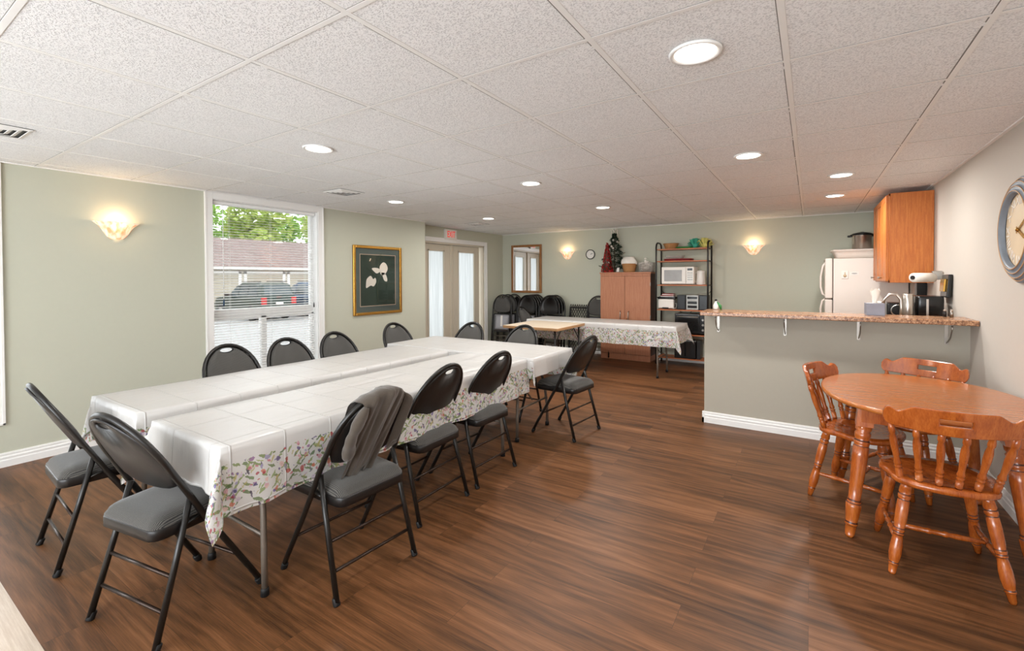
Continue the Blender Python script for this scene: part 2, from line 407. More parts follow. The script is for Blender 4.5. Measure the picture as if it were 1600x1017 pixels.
b = B(); b.box(XR-.022, XR, YF, YB, ZC-.002, ZC+.008); b.box(XL, XL+.022, YF, YJ, ZC-.002, ZC+.008); b.box(XD, XR, YB-.022, YB, ZC-.002, ZC+.008)
link('wall_angle', b, 'tbar', ceil)

def wall_x(name, x0, x1, y0, y1, holes, mat, z1=ZC+.05):
    """wall slab normal to X with rectangular holes (ya, yb, za, zb)"""
    b = B(); y = y0
    for ya, yb, za, zb in sorted(holes):
        b.box(x0, x1, y, ya, 0, z1)
        if za > 0: b.box(x0, x1, ya, yb, 0, za)
        if zb < z1: b.box(x0, x1, ya, yb, zb, z1)
        y = yb
    b.box(x0, x1, y, y1, 0, z1); return struct(name, b, mat)
W2 = (2.262, 3.455, .36, 2.235); W1 = (-1.3, .73, .395, 2.235)
wall_x('wall_left', XL-WT, XL, YF, YJ, [W1, W2], 'wall_green')
b = B(); b.box(XD-WT, XL-.001, YJ-.12, YJ, 0, ZC+.05); struct('wall_jog', b, 'wall_green')
DO = (5.64, 7.32, 0, 2.045)
wall_x('wall_door', XD-WT, XD, YJ, YB+.1, [DO], 'wall_green')
b = B(); b.box(XD-WT, XR+WT, YB, YB+WT, 0, ZC+.05); struct('wall_back', b, 'wall_green')
b = B(); b.box(XR, XR+WT, YF, YB, 0, ZC+.05); struct('wall_right', b, 'wall_white')
# wall behind the camera; its wide unseen window is added for the light
b = B(); b.box(XL-WT, -4.6, YF-WT, YF, 0, ZC+.05); b.box(.4, XR+WT, YF-WT, YF, 0, ZC+.05); b.box(-4.6, .4, YF-WT, YF, 0, .3); b.box(-4.6, .4, YF-WT, YF, 2.25, ZC+.05)
struct('wall_front', b, 'wall_white')
b = B()
for x in (-4.6, -2.95, -1.3, .36): b.box(x, x+.04, YF-.12, YF-.06, .3, 2.25)
b.box(-4.6, .4, YF-.12, YF-.06, .3, .34); b.box(-4.6, .4, YF-.12, YF-.06, 2.21, 2.25)
struct('added_window', b, 'vinyl_white')
# half wall of the kitchen bar
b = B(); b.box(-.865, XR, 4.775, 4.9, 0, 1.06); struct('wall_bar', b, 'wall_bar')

def baseboard(name, p, q, nrm):
    """moulded skirting from p to q, nrm = direction into the room"""
    prof = [(0, 0), (.017, 0), (.017, .05), (.013, .056), (.013, .066), (.017, .07), (.015, .078), (.009, .083), (.009, .09), (.012, .094), (.009, .105), (0, .107)]
    b = B(); n = Vector(nrm); rs = [[Vector(e)+n*d+Vector((0, 0, z)) for d, z in prof] for e in (p, q)]
    b.rings(rs, smooth=False); return struct(name, b, 'trim')
baseboard('baseboard_left', (XL, YF, 0), (XL, YJ, 0), (1, 0, 0))
baseboard('baseboard_back', (XD, YB, 0), (XR, YB, 0), (0, -1, 0))
baseboard('baseboard_right', (XR, YF, 0), (XR, 4.77, 0), (-1, 0, 0))
baseboard('baseboard_bar', (-.882, 4.775, 0), (XR, 4.775, 0), (0, -1, 0))
baseboard('baseboard_bar_end', (-.865, 4.758, 0), (-.865, 4.9, 0), (-1, 0, 0))
baseboard('baseboard_door', (XD, 7.42, 0), (XD, YB, 0), (1, 0, 0))

def casing(name, x, y0, y1, z0, z1, w=.075, t=.02, sill=True, door=False):
    b = B(); zt = min(z1+w, ZC-.003)
    for a, c in ((y0-w, y0), (y1, y1+w)):
        b.box(x, x+t, a, c, 0 if door else z0-w, zt)
        m = (a+c)/2; b.box(x+t-.002, x+t+.006, (a if a < y0 else c-.018), (a+.018 if a < y0 else c), 0 if door else z0-w, zt)
    b.box(x, x+t, y0, y1, z1, zt)
    if not door: b.box(x, x+t, y0, y1, z0-w, z0); b.box(x+t-.002, x+t+.006, y0-w, y1+w, z0-w, z0-w+.018)
    return struct(name, b, 'trim', bevel=.003)
def window(name, y0, y1, z0, z1, mid, split):
    b = B(); xa, xb = XL-.15, XL-.09; f = .035
    b.box(xa, xb, y0, y0+f, z0, z1); b.box(xa, xb, y1-f, y1, z0, z1); b.box(xa, xb, y0, y1, z0, z0+f); b.box(xa, xb, y0, y1, z1-f, z1)
    b.box(xa, xb+.01, y0, y1, mid-.045, mid+.04)
    b.box(xa, xb, y0, y1, mid-.075, mid-.045)
    if split: b.box(xa, xb, split-.03, split+.03, z0, mid-.05)
    # jamb liner
    b.box(XL-WT, XL, y0-.004, y0+.008, z0, z1); b.box(XL-WT, XL, y1-.008, y1+.004, z0, z1); b.box(XL-WT, XL, y0, y1, z1-.008, z1+.004); b.box(XL-WT, XL+.01, y0, y1, z0-.004, z0+.01)
    o = struct(name, b, 'vinyl_white', bevel=.003)
    b = B(); b.box(XL-.124, XL-.12, y0+.02, y1-.02, z0+.02, z1-.02); link('pane', b, 'glass', o)
    return o
w1 = window('window_1', *W1, 1.05, -.3); w2 = window('window_2', *W2, 1.055, 2.83)
casing('trim_1', XL, W1[0], W1[1], W1[2], W1[3]); casing('trim_2', XL, W2[0], W2[1], W2[2], W2[3])
def blind(y0, y1, z0, z1, label):
    t = thing('venetian_blind', label, 'blind', (XL-.045, (y0+y1)/2, z1)); L = (y1-y0)/2-.012; h = z1-z0
    b = B(); b.box(-.022, .022, -L, L, -.035, 0); link('headrail', b, 'blind', t, .003)
    b = B(); n = int((h-.07)/.0285)
    for i in range(n):
        z = -.05-i*.0285; m = Matrix.Translation((0, 0, z)) @ Matrix.Rotation(math.radians(12), 4, 'Y'); b.box(-.0125, .0125, -L, L, -.0006, .0006, m)
    link('slats', b, 'blind', t)
    b = B(); b.box(-.013, .013, -L, L, -.05-n*.0285-.008, -.05-n*.0285+.006); link('bottom_rail', b, 'blind', t, .003)
    for y in (-L*.72, L*.05, L*.78):
        b = B()
        for dx in (-.0135, .0135): b.tube([(dx, y, -.03), (dx, y, -.05-n*.0285)], .0011, 5)
        link('ladder_cord', b, 'blind', t)
    b = B(); b.tube([(.022, -L+.09, -.03), (.024, -L+.09, -1.02)], .0035, 6); wd = link('tilt_wand', b, 'glass' if 0 else 'blind', t)
    b = B(); b.turn((.024, -L+.09, -1.09), (.024, -L+.09, -1.02), [(0, .007), (.5, .008), (1, .005)]); link('wand_grip', b, 'car_blue', wd)
    b = B(); b.tube([(.02, L-.02, -.03), (.022, L-.02, -1.1)], .0015, 5); cdd = link('lift_cord', b, 'blind', t)
    b = B(); b.turn((.022, L-.02, -1.16), (.022, L-.02, -1.1), [(0, .008), (.6, .006), (1, .003)]); link('cord_tassel', b, 'black_plastic', cdd)
blind(W2[0]+.01, W2[1]-.01, W2[2]+.02, W2[3]-.01, 'white horizontal slat blind hanging in the window between sconce and flower picture')

# exit doors
casing('trim_3', XD, DO[0], DO[1], 0, DO[3], w=.075, door=True)
b = B(); b.box(XD-WT, XD, DO[0]-.01, DO[0]+.03, 0, DO[3]); b.box(XD-WT, XD, DO[1]-.03, DO[1]+.01, 0, DO[3]); b.box(XD-WT, XD, DO[0], DO[1], DO[3]-.03, DO[3]+.01)
M['door_paint'] = simple('taupe_door_paint', 'CFC6B4', .5, var=.01)
struct('trim_4', b, 'door_paint')
for i, (ya, yb, ga, gb) in enumerate(((5.67, 6.37, 5.80, 6.20), (6.47, 7.24, 6.60, 7.08))):
    b = B(); xa, xb = XD-.11, XD-.065
    b.box(xa, xb, ya, ga, .01, 2.01); b.box(xa, xb, gb, yb, .01, 2.01); b.box(xa, xb, ga, gb, .01, .28); b.box(xa, xb, ga, gb, 1.9, 2.01)
    for (c, d) in ((ga-.015, ga+.012), (gb-.012, gb+.015)): b.box(xb, xb+.01, c, d, .265, 1.915)
    for (c, d) in ((.265, .292), (1.888, 1.915)): b.box(xb, xb+.01, ga-.015, gb+.015, c, d)
    o = struct('door_%d' % (i+1), b, 'door_paint', bevel=.003)
    b = B(); b.box(XD-.09, XD-.085, ga-.01, gb+.01, .27, 1.91); link('pane', b, 'frosted', o)
b = B(); b.box(XD-.12, XD-.045, 6.37, 6.415, .01, 2.015); b.box(XD-.12, XD-.07, 6.415, 6.47, .01, 2.015); struct('trim_5', b, 'door_paint', bevel=.004)

# ================================================================== FOLDING CHAIRS
def yb_(z):
    return .225-.589*z if z < .45 else -.04-.533*(z-.45)
def panel(outer, hole, hc, fy, offs, rim):
    """ring surface between a hole and an outer outline; offs[(t, off)]"""
    N_ = 40; import bisect
    def polar(pts):
        a = sorted((math.atan2(z-hc[1], x-hc[0]), math.hypot(x-hc[0], z-hc[1])) for x, z in pts)
        a = [(a[-1][0]-2*PI, a[-1][1])]+a+[(a[0][0]+2*PI, a[0][1])]; return a
    def rad(a, t):
        i = bisect.bisect_left(a, (t, -1)); (t0, r0), (t1, r1) = a[i-1], a[i]
        return r0+(r1-r0)*((t-t0)/(t1-t0) if t1 > t0 else 0)
    A, Hh = polar(outer), polar(hole); rs = []
    for t, off in offs:
        r = []
        for k in range(N_):
            an = -PI+2*PI*(k+.5)/N_; R = rad(Hh, an)*(1-t)+rad(A, an)*t
            x, z = hc[0]+R*math.cos(an), hc[1]+R*math.sin(an); r.append((x, fy(x, z)+off, z))
        rs.append(r)
    return rs
def outl(cz, rx, rt, rbm, ex=.45, n=160):
    o = []
    for k in range(n):
        t = 2*PI*k/n; s, c = math.sin(t), math.cos(t)
        if s >= 0: o.append((rx*c, cz+rt*s))
        else: o.append((rx*math.copysign(abs(c)**.75, c), cz-rbm*abs(s)**ex))
    return o
def handle(cz, w=.048, h=.014):
    o = []
    for k in range(60):
        t = 2*PI*k/60; s, c = math.sin(t), math.cos(t); ww = w*(1-.35*(s < 0)*abs(s)); o.append((ww*math.copysign(abs(c)**.6, c), cz+h*math.copysign(abs(s)**.7, s)))
    return o
def back_panel(t, cz, top, fy, side=1):
    ro = top-.016-cz
    out = outl(cz, .192, ro, .105); hl = handle(top-.045); hc = (0, top-.045)
    b = B(); rs = panel(out, hl, hc, fy, [(0, .004), (0, -.006), (.5, -.008), (.95, -.006), (1, 0), (1, .004)], 0); b.rings(rs, cap=False)
    link('backrest', b, 'vinyl_black', t)
    b = B(); rs = panel(outl(cz, .185, ro-.008, .097), handle(top-.045, .053, .018), hc, fy, [(0, .004), (.03, .014), (.12, .022), (.5, .03), (.85, .026), (.96, .014), (1, .003)], 0); b.rings(rs, cap=False)
    link('back_cushion', b, 'fabric', t)
def rrect(x0, x1, y0, y1, r, n=6, taper=0):
    o = []
    for cx, cy, a0 in ((x1-r, y1-r, 0), (x0+r, y1-r, PI/2), (x0+r, y0+r, PI), (x1-r, y0+r, 1.5*PI)):
        for k in range(n+1):
            a = a0+PI/2*k/n; x, y = cx+r*math.cos(a), cy+r*math.sin(a); o.append((x*(1-taper*(y1-y)/(y1-y0)), y))
    return o
def scale_o(o, s, cy=0): return [(x*s, cy+(y-cy)*s) for x, y in o]
def make_chair(label, group):
    t = thing('folding_chair', label, 'chair', group=group)
    pts = [(.222, yb_(z), z) for z in (.0+.012, .1)]+[(.215, yb_(z), z) for z in (.3, .45, .55)]+[(.206*math.cos(a), yb_(.66+.235*math.sin(a)), .66+.235*math.sin(a)) for a in [PI*k/18 for k in range(19)]]
    pts += [(-x, y, z) for x, y, z in [(.222, yb_(z), z) for z in (.012, .1)]+[(.215, yb_(z), z) for z in (.3, .45, .55)]][::-1]
    b = B(); b.tube(pts, .0125, 10); link('frame', b, 'black_metal', t)
    back_panel(t, .66, .9, lambda x, z: yb_(z)-.018*(1-(x/.2)**2))
    o = rrect(-.205, .205, -.21, .205, .045, taper=.1); b = B()
    b.rings([[(x*s, y*s, z) for x, y in o] for s, z in ((.93, .395), (1, .40), (1.0, .437), (.985, .443))]); link('seat_pan', b, 'vinyl_black', t)
    b = B(); b.rings([[(x*s, y*s, z) for x, y in o] for s, z in ((.985, .441), (.99, .447), (.975, .452), (.955, .456), (.93, .468), (.86, .479), (.7, .487), (.4, .49), (.05, .49))]); link('seat_cushion', b, 'fabric', t)
    def rl(z): f = z/.53; return -.228+(yb_(.53)+.228)*f
    for s in (-1, 1):
        b = B(); b.tube([(s*.222, -.228, .012), (s*.212, rl(.3), .3), (s*.204, rl(.53), .53)], .0125, 10); l = link('leg', b, 'black_metal', t)
        for y in (-.23, .218):
            b = B(); b.turn((s*.222, y, 0), (s*.222, y+(.014 if y < 0 else -.0177), .032), [(0, .0135), (.1, .0155), (.85, .0152), (1, .0138)], 10); link('foot_cap', b, 'rubber', t)
        b = B(); b.tube([(s*.213, yb_(.445), .445), (s*.207, rl(.43)-.0, .43)], .006, 6); link('brace', b, 'black_metal', t)
    for z in (.13, .25):
        b = B(); b.tube([(-.215, rl(z), z), (.215, rl(z), z)], .0075, 8); link('rung', b, 'bronze_rung', t)
    b = B(); b.tube([(-.218, yb_(.19), .19), (.218, yb_(.19), .19)], .0075, 8); link('rung', b, 'bronze_rung', t)
    return t
R = math.radians
CH = [
 ((-2.33, .885), 9.8, 'black padded folding chair at near end of tables, its back closest to the camera', 'chairs at the near end'),
 ((-3.217, .87), -3.7, 'black folding chair at the near end of the tables, nearest the green wall', 'chairs at the near end'),
 ((-1.93, 1.465), 87.1, 'black folding chair with a taupe cardigan over its back', 'chairs along the aisle side'),
 ((-2.09, 2.10), 91, 'bare black folding chair on the aisle side right behind the cardigan chair', 'chairs along the aisle side'),
 ((-2.09, 2.67), 88, 'black folding chair on the aisle side, third from the camera', 'chairs along the aisle side'),
 ((-1.90, 3.827), 84.3, 'black folding chair standing at far right corner of the covered tables', 'chairs along the aisle side'),
 ((-3.60, 1.80), -90, 'grey padded folding chair below left edge of the window, nearest on the wall side', 'chairs along the wall side'),
 ((-3.57, 2.268), -90, 'grey padded folding chair in front of the middle of the window', 'chairs along the wall side'),
 ((-3.60, 2.78), -88, 'grey padded folding chair below the right edge of window, before flower picture', 'chairs along the wall side'),
 ((-3.80, 3.70), -92, 'grey padded folding chair at wall side under the framed flower picture, farthest one', 'chairs along the wall side'),
 ((-3.30, 3.97), 180, 'grey folding chair at far end of covered tables, in front of glass doors', 'chairs at the far end'),
 ((-2.61, 4.0), 180, 'grey folding chair at far end of covered tables, before the bare beige table', 'chairs at the far end'),
 ((-4.10, 7.02), -86, 'brown-looking folding chair at the left end of the flowered buffet table', None)]
proto = make_chair(CH[0][2], CH[0][3])
for i, ((x, y), a, lb, gr) in enumerate(CH):
    o = proto if i == 0 else dup(proto, (x, y, 0), R(a), lb, gr)
    o.location = (x, y, 0); o.rotation_euler = (0, 0, R(a))
    if gr is None and 'group' in o: del o['group']

# folded chairs leaning on the back wall; local: width X, height Z, front faces -Y
def make_folded(front, label, group):
    t = thing('folded_chair', label, 'folding chair', group=group); k = 1 if front else -1; top = 1.085
    b = B(); pts = [(.22, 0, .015), (.215, 0, .5)]+[(.206*math.cos(a), 0, top-.24+.24*math.sin(a)) for a in [PI*i/16 for i in range(17)]]+[(-.215, 0, .5), (-.22, 0, .015)]
    b.tube(pts, .0125, 8); link('frame', b, 'black_metal', t)
    out = outl(top-.24, .192, .222, .11); hl = handle(top-.047); hc = (0, top-.047); fy = lambda x, z: 0
    b = B(); b.rings(panel(out, hl, hc, fy, [(0, .006*k), (0, -.006*k), (.6, -.006*k), (1, 0), (1, .006*k)], 0), cap=False); 
    if front:
        link('backrest', b, 'vinyl_black', t); b = B(); b.rings(panel(outl(top-.24, .185, .212, .1), handle(top-.047, .053, .018), hc, fy, [(0, -.004), (.04, -.014), (.3, -.02), (.85, -.016), (1, -.003)], 0), cap=False); link('back_cushion', b, 'fabric', t)
    else: link('backrest', b, 'vinyl_black', t)
    b = B(); o = rrect(-.19, .19, .36, .72, .03)
    b.rings([[(x*s, y, .54+(z-.54)*s) for x, z in o] for s, y in ((1, .02), (1, -.012), (.94, -.016), (.9, -.008))]); link('seat_pan', b, 'vinyl_black', t)
    b = B(); b.rings([[(x*s, y, .54+(z-.54)*s) for x, z in o] for s, y in ((.89, -.009), (.5, -.01), (.05, -.01))], cap=True); link('seat_underside', b, 'seat_grey', t)
    if front:
        b = B(); b.box(-.022, .022, -.0125, -.011, .47, .68); link('paper_label', b, 'white_plastic', t)
    for s in (-1, 1):
        b = B(); b.tube([(s*.2, .02, .03), (s*.195, .02, .62)], .011, 8); link('leg', b, 'black_metal', t)
    for z in (.12, .2, .28):
        b = B(); b.tube([(-.2, .02, z), (.2, .02, z)], .0075, 6); link('rung', b, 'grey_leg', t)
    return t
M['seat_grey'] = simple('grey_seat_board', 'A3A2A6', .5, var=.05)
lean = R(-6)
ff = make_folded(True, 'folded chair in the corner by glass doors, seat underside and white label showing', 'folded chairs leaning on the back wall')
fb = make_folded(False, 'front chair of the middle folded stack, below the mirror', 'folded chairs leaning on the back wall')
def place_f(src, x, y, rz, label, first):
    o = src if first else dup(src, (x, y, 0), 0, label, 'folded chairs leaning on the back wall')
    o.location = (x, y, 0); o.rotation_euler = (R(-5), 0, rz); o['label'] = label
place_f(ff, -5.06, 7.36, R(4), 'folded chair in the corner by glass doors, seat underside and white label showing', True)
place_f(ff, -5.03, 7.50, R(4), 'second folded chair in the corner stack, right behind the one with the white label', False)
place_f(fb, -5.0, 7.68, R(2), 'rearmost folded chair of the corner stack, against the wall left of the mirror', False)
ORD = ['front', 'second', 'third', 'fourth', 'rearmost']
for i in range(5):
    place_f(fb, -4.52+.0*i, 7.40+i*.085, 0, ('front chair' if i == 0 else ORD[i]+' chair')+' of the middle folded stack, below the mirror', i == 0)
for i in range(3):
    place_f(fb, -4.06+.015*i, 7.44+i*.085, 0, ['front chair', 'middle chair', 'rearmost chair'][i]+' of the folded stack between mirror and lattice gate', False)
place_f(ff, -3.17, 7.62, 0, 'single folded chair with small white label, partly hidden by the tall cupboard', False)

# ================================================================== CLOTHS AND FOLDING TABLES
def cloth(name, x0, x1, y0, y1, z, drops, label, floral=('x',), seed=0, group=None, wav=.02, bulge=.18, step=.035):
    """drops = (left, right, near, far) overhangs"""
    rnd = random.Random(seed); dl, dr, dn, df = drops
    def axis(a, c, da, dc):
        v = [a-da+i*(da)/max(1, round(da/.03)) for i in range(max(1, round(da/.03)))] if da > 0 else []
        n = round((c-a)/step); v += [a+(c-a)*i/n for i in range(n+1)]
        if dc > 0: m = max(1, round(dc/.03)); v += [c+dc*(i+1)/m for i in range(m)]
        return v
    X, Y = axis(x0, x1, dl, dr), axis(y0, y1, dn, df)
    ph = [rnd.uniform(0, 6.28) for _ in range(8)]
    bm = bmesh.new(); uvl = bm.loops.layers.uv.new('flat'); bl = bm.verts.layers.float.new('border'); grid = []; flat = {}
    def wave(s, o, p):
        return wav*(min(1, o/.25)**1.2)*(math.sin(s*13+p)+.6*math.sin(s*29+p*2)+.35*math.sin(s*47+p*3))*.5
    for u in X:
        row = []
        for v in Y:
            ox = (u-x1) if u > x1 else (u-x0 if u < x0 else 0); oy = (v-y1) if v > y1 else (v-y0 if v < y0 else 0)
            px, py, pz = min(max(u, x0), x1), min(max(v, y0), y1), z
            sx, sy = (1 if ox > 0 else -1), (1 if oy > 0 else -1); ax, ay = abs(ox), abs(oy)
            off = lambda o: .004*min(1, o/.01)+.03*o
            if ax and not ay:
                e = min(1, min(v-y0 if dn else 9, y1-v if df else 9)/.12); px += sx*(off(ax)+wave(v, ax, ph[0 if sx > 0 else 1])*e); pz -= ax
            elif ay and not ax:
                e = min(1, min(u-x0 if dl else 9, x1-u if dr else 9)/.12); py += sy*(off(ay)+wave(u, ay, ph[2 if sy > 0 else 3])*e); pz -= ay
            elif ax and ay:
                r = math.hypot(ax, ay); a = math.atan2(ay, ax); s = bulge*math.sin(2*a)**2*min(1, r/.1)
                px += sx*(off(r)+r*s)*math.cos(a); py += sy*(off(r)+r*s)*math.sin(a); pz -= r*math.sqrt(1-s*s)
            else: pz += .0015*math.sin(u*9+ph[4])*math.sin(v*7+ph[5])
            q = bm.verts.new((px, py, pz)); q[bl] = max(ax if 'x' in floral else 0, ay if 'y' in floral else 0); flat[q] = (u, v); row.append(q)
        grid.append(row)
    for i in range(len(X)-1):
        for j in range(len(Y)-1):
            f = bm.faces.new((grid[i][j], grid[i+1][j], grid[i+1][j+1], grid[i][j+1])); f.smooth = True
            for lp in f.loops: lp[uvl].uv = flat[lp.vert]
    o = link(name, bm, 'cloth'); return tag(o, label, 'tablecloth', group)
def banquet_table(x0, x1, y0, y1, h, label, group, along='y', legs=None, top='beige_top', legm='grey_leg', inset=.2):
    t = thing('folding_table', label, 'table', ((x0+x1)/2, (y0+y1)/2, 0), 0, group)
    hx, hy = (x1-x0)/2, (y1-y0)/2
    b = B(); b.prism(rrect(-hx, hx, -hy, hy, .03), h-.028, h); link('tabletop', b, top, t, .003)
    b = B(); b.tube([(-hx+.03, -hy+.03, h-.035), (hx-.03, -hy+.03, h-.035), (hx-.03, hy-.03, h-.035), (-hx+.03, hy-.03, h-.035)], .01, 6, True); link('apron_frame', b, legm, t)
    L_, W_ = (hy, hx) if along == 'y' else (hx, hy)
    P = (lambda l, w_, z: (w_, l, z)) if along == 'y' else (lambda l, w_, z: (l, w_, z))
    for e in (-1, 1):
        l = e*(L_-inset)
        for s in (-1, 1):
            w0 = s*(W_-.06)
            b = B(); b.tube([P(l, w0, .03), P(l, w0*.985, .2), P(l-e*.01, w0*.9, .38), P(l-e*.02, w0*.72, .5), P(l-e*.02, w0*.66, h-.03)], .0135, 10); lg = link('leg', b, legm, t)
            b = B(); b.turn(P(l, w0, 0), P(l, w0, .035), [(0, .019), (.8, .018), (1, .0155)], 10); link('foot_cap', b, 'rubber', lg)
        b = B(); b.tube([P(l, -(W_-.06)*.97, .27), P(l, (W_-.06)*.97, .27)], .009, 8); link('crossbar', b, legm, t)
        b = B(); b.tube([P(l-e*.005, 0, .3), P(l-e*.35, 0, h-.04)], .007, 6); link('brace', b, legm, t)
    return t
TG = 'folding tables of the main group'
banquet_table(-2.60, -1.985, .90, 3.2, .735, 'cloth-covered folding table of the aisle-side row, tan legs showing', TG, inset=.2)
banquet_table(-3.45, -2.83, .90, 3.2, .735, 'cloth-covered folding table of the row beside the window wall', TG, inset=.2)
banquet_table(-3.6, -1.94, 3.27, 3.93, .728, 'cloth-covered folding table crossing the far end of both rows', TG, along='x', inset=.18)
CG = 'white flowered tablecloths of the main group'
cloth('tablecloth', -2.625, -1.96, .885, 3.26, .745, (.26, .275, .20, 0), 'white vinyl cloth with floral border draped over the aisle-side table row', seed=1, group=CG, wav=.022, bulge=.42)
cloth('tablecloth', -3.47, -2.81, .885, 3.26, .745, (.26, .26, .20, 0), 'white vinyl cloth draped over the table row beside the window wall', seed=2, group=CG, wav=.02)
cloth('tablecloth', -3.63, -1.90, 3.235, 3.96, .749, (.15, .15, .16, .28), 'white vinyl cloth over the crosswise table at far end, plain corner hanging', floral=('y',), seed=3, group=CG)
# buffet table with cloth and bare square table in front of it
banquet_table(-3.86, -1.54, 6.42, 7.05, .735, 'flower-cloth-covered long table in front of the cupboard', None, along='x', inset=.25)
cloth('tablecloth', -3.88, -1.52, 6.40, 7.07, .745, (.2, .25, .29, .24), 'white floral vinyl cloth over the long table before the cupboard', floral=('x', 'y'), seed=4, wav=.03, bulge=.3)
def square_table():
    t = thing('square_table', 'bare beige square folding table with tan edge and dark legs', 'table', (-3.27, 5.9, 0))
    b = B(); b.prism(rrect(-.445, .445, -.44, .44, .02), .7, .735); link('tabletop', b, 'beige_top', t, .003)
    b = B(); b.rings([[(x*s, y*s, z) for x, y in rrect(-.447, .447, -.442, .442, .022)] for s, z in ((1, .697), (1.004, .705), (1.004, .728), (1, .734))], cap=False); link('edge_band', b, 'tan_edge', t)
    for sx in (-1, 1):
        for sy in (-1, 1):
            b = B(); b.tube([(sx*.37, sy*.38, 0.01), (sx*.37, sy*.38, .70)], .014, 8); link('leg', b, 'vinyl_black', t)
            b = B(); b.tube([(sx*.37, sy*.36, .52), (sx*.37, sy*.2, .69)], .008, 6); link('brace', b, 'vinyl_black', t)
square_table()

# ------------------------------------------------------------------ cardigan over the third chair
def cardigan():
    cxh, cyh = -1.93, 1.465; m = Matrix.Translation((cxh, cyh, 0)) @ Matrix.Rotation(R(87.1), 4, 'Z')
    t = thing('cardigan', 'taupe knit cardigan slung over the back of the aisle chair nearest the camera', 'clothing', (cxh, cyh, 0), R(87.1))
    rnd = random.Random(5)
    def sheet(name, us, half0, half1, zb_front, zb_back, thick, folds, amp, skew=0, ph=0):
        """cloth going over the hoop: front bottom -> over the top -> back bottom"""
        nU, nV = 40, 34; b = B(); outer, inner = [], []
        for j in range(nV+1):
            s = j/nV; ro, ri = [], []
            for i in range(nU+1):
                q = i/nU*2-1; u0 = us+q*half0
                arch = .66+.235*math.sqrt(max(0, 1-min(1, abs(u0)/.206)**2)) if abs(u0) < .206 else .66
                ztop = max(arch, .70)+.022
                Lf, Lb = ztop-zb_front, ztop-zb_back
                Lb2 = Lb-.035*math.sin(q*4.2+ph)-.02*math.sin(q*9); d = -Lf+(Lf+Lb2)*s            # signed arc: <0 front side, >0 rear side
                wd = half0+(half1-half0)*max(0, d)/Lb
                u = us+q*wd+skew*max(0, d)
                fold = amp*(.55*math.sin(q*folds*.55+ph+d*3)+.35*math.sin(q*folds*.9+ph*2-d*5)+.25*math.sin(q*folds*1.7+d*9))*min(1, abs(d)/.06+.25)
                r = .03
                if abs(d) < r*1.57: a = d/r; y = -r*math.sin(a); z = ztop-r*(1-math.cos(a))
                else: sg = 1 if d > 0 else -1; y = -sg*(r+.002); z = ztop-r-(abs(d)-r*1.57)
                z += .014*math.sin(q*3.3+ph)*(1 if abs(d) > .2 else .2)
                Y = yb_(min(z, ztop))+y*(1.0 if d > 0 else 1.7)-(fold+amp if d > 0 else -(fold+amp))-(.02*math.cos(q*1.5) if d > 0 else 0)
                ro.append((u, Y, z)); e = thick*(1-abs(q)**6); ri.append((u, Y+(e if d > 0 else -e), z))
            outer.append(ro); inner.append(ri)
        rr = [o_+i_[::-1] for o_, i_ in zip(outer, inner)]
        b.rings(rr); return link(name, b, 'wool', t)
    sheet('body', -.01, .115, .085, .60, .45, .007, 11, .014, -.07, .4)
    sheet('right_sleeve', -.0+.13 if 0 else .145, .03, .035, .72, .60, .02, 4, .009, .0, 1.2)
    # bunched left sleeve hanging on the rear side
    b = B(); pts = []; rad = []
    for i in range(26):
        s = i/25; z = .85-.24*s; x = -.11-.055*math.sin(s*2.4)+.03*s; y = yb_(z)-.045-.014*math.sin(s*PI)
        pts.append((x, y, z)); rad.append((.04+.004*math.sin(s*9)+.003*math.sin(s*23))*min(1, .45+s*3)*(1 if s < .92 else 1-(s-.92)*3))
    b.tube(pts, rad, 16, flat=.62); link('left_sleeve', b, 'wool', t)
cardigan()

# ================================================================== ROUND MAPLE TABLE AND MATE'S CHAIRS
LEG = [(0, .011), (.02, .014), (.1, .0175), (.105, .019), (.12, .0195), (.13, .017), (.15, .02), (.22, .024), (.3, .0235), (.38, .02), (.42, .018), (.43, .021), (.445, .021), (.455, .018), (.475, .0215), (.49, .0215), (.5, .019), (.56, .0225), (.7, .024), (.8, .022), (.81, .0195), (.83, .0235), (.86, .0235), (.87, .0195), (.89, .0235), (.93, .022), (1, .017)]
SPI = [(0, .009), (.06, .012), (.18, .013), (.2, .0095), (.215, .013), (.24, .013), (.255, .0095), (.27, .013), (.3, .014), (.36, .010), (.45, .0115), (.6, .014), (.72, .0135), (.82, .0095), (.84, .0125), (.87, .0125), (.9, .012), (.96, .009), (1, .007)]
STR = [(0, .007), (.1, .010), (.3, .013), (.38, .011), (.4, .014), (.43, .014), (.45, .01), (.5, .0125), (.55, .01), (.57, .014), (.6, .014), (.62, .011), (.7, .013), (.9, .010), (1, .007)]
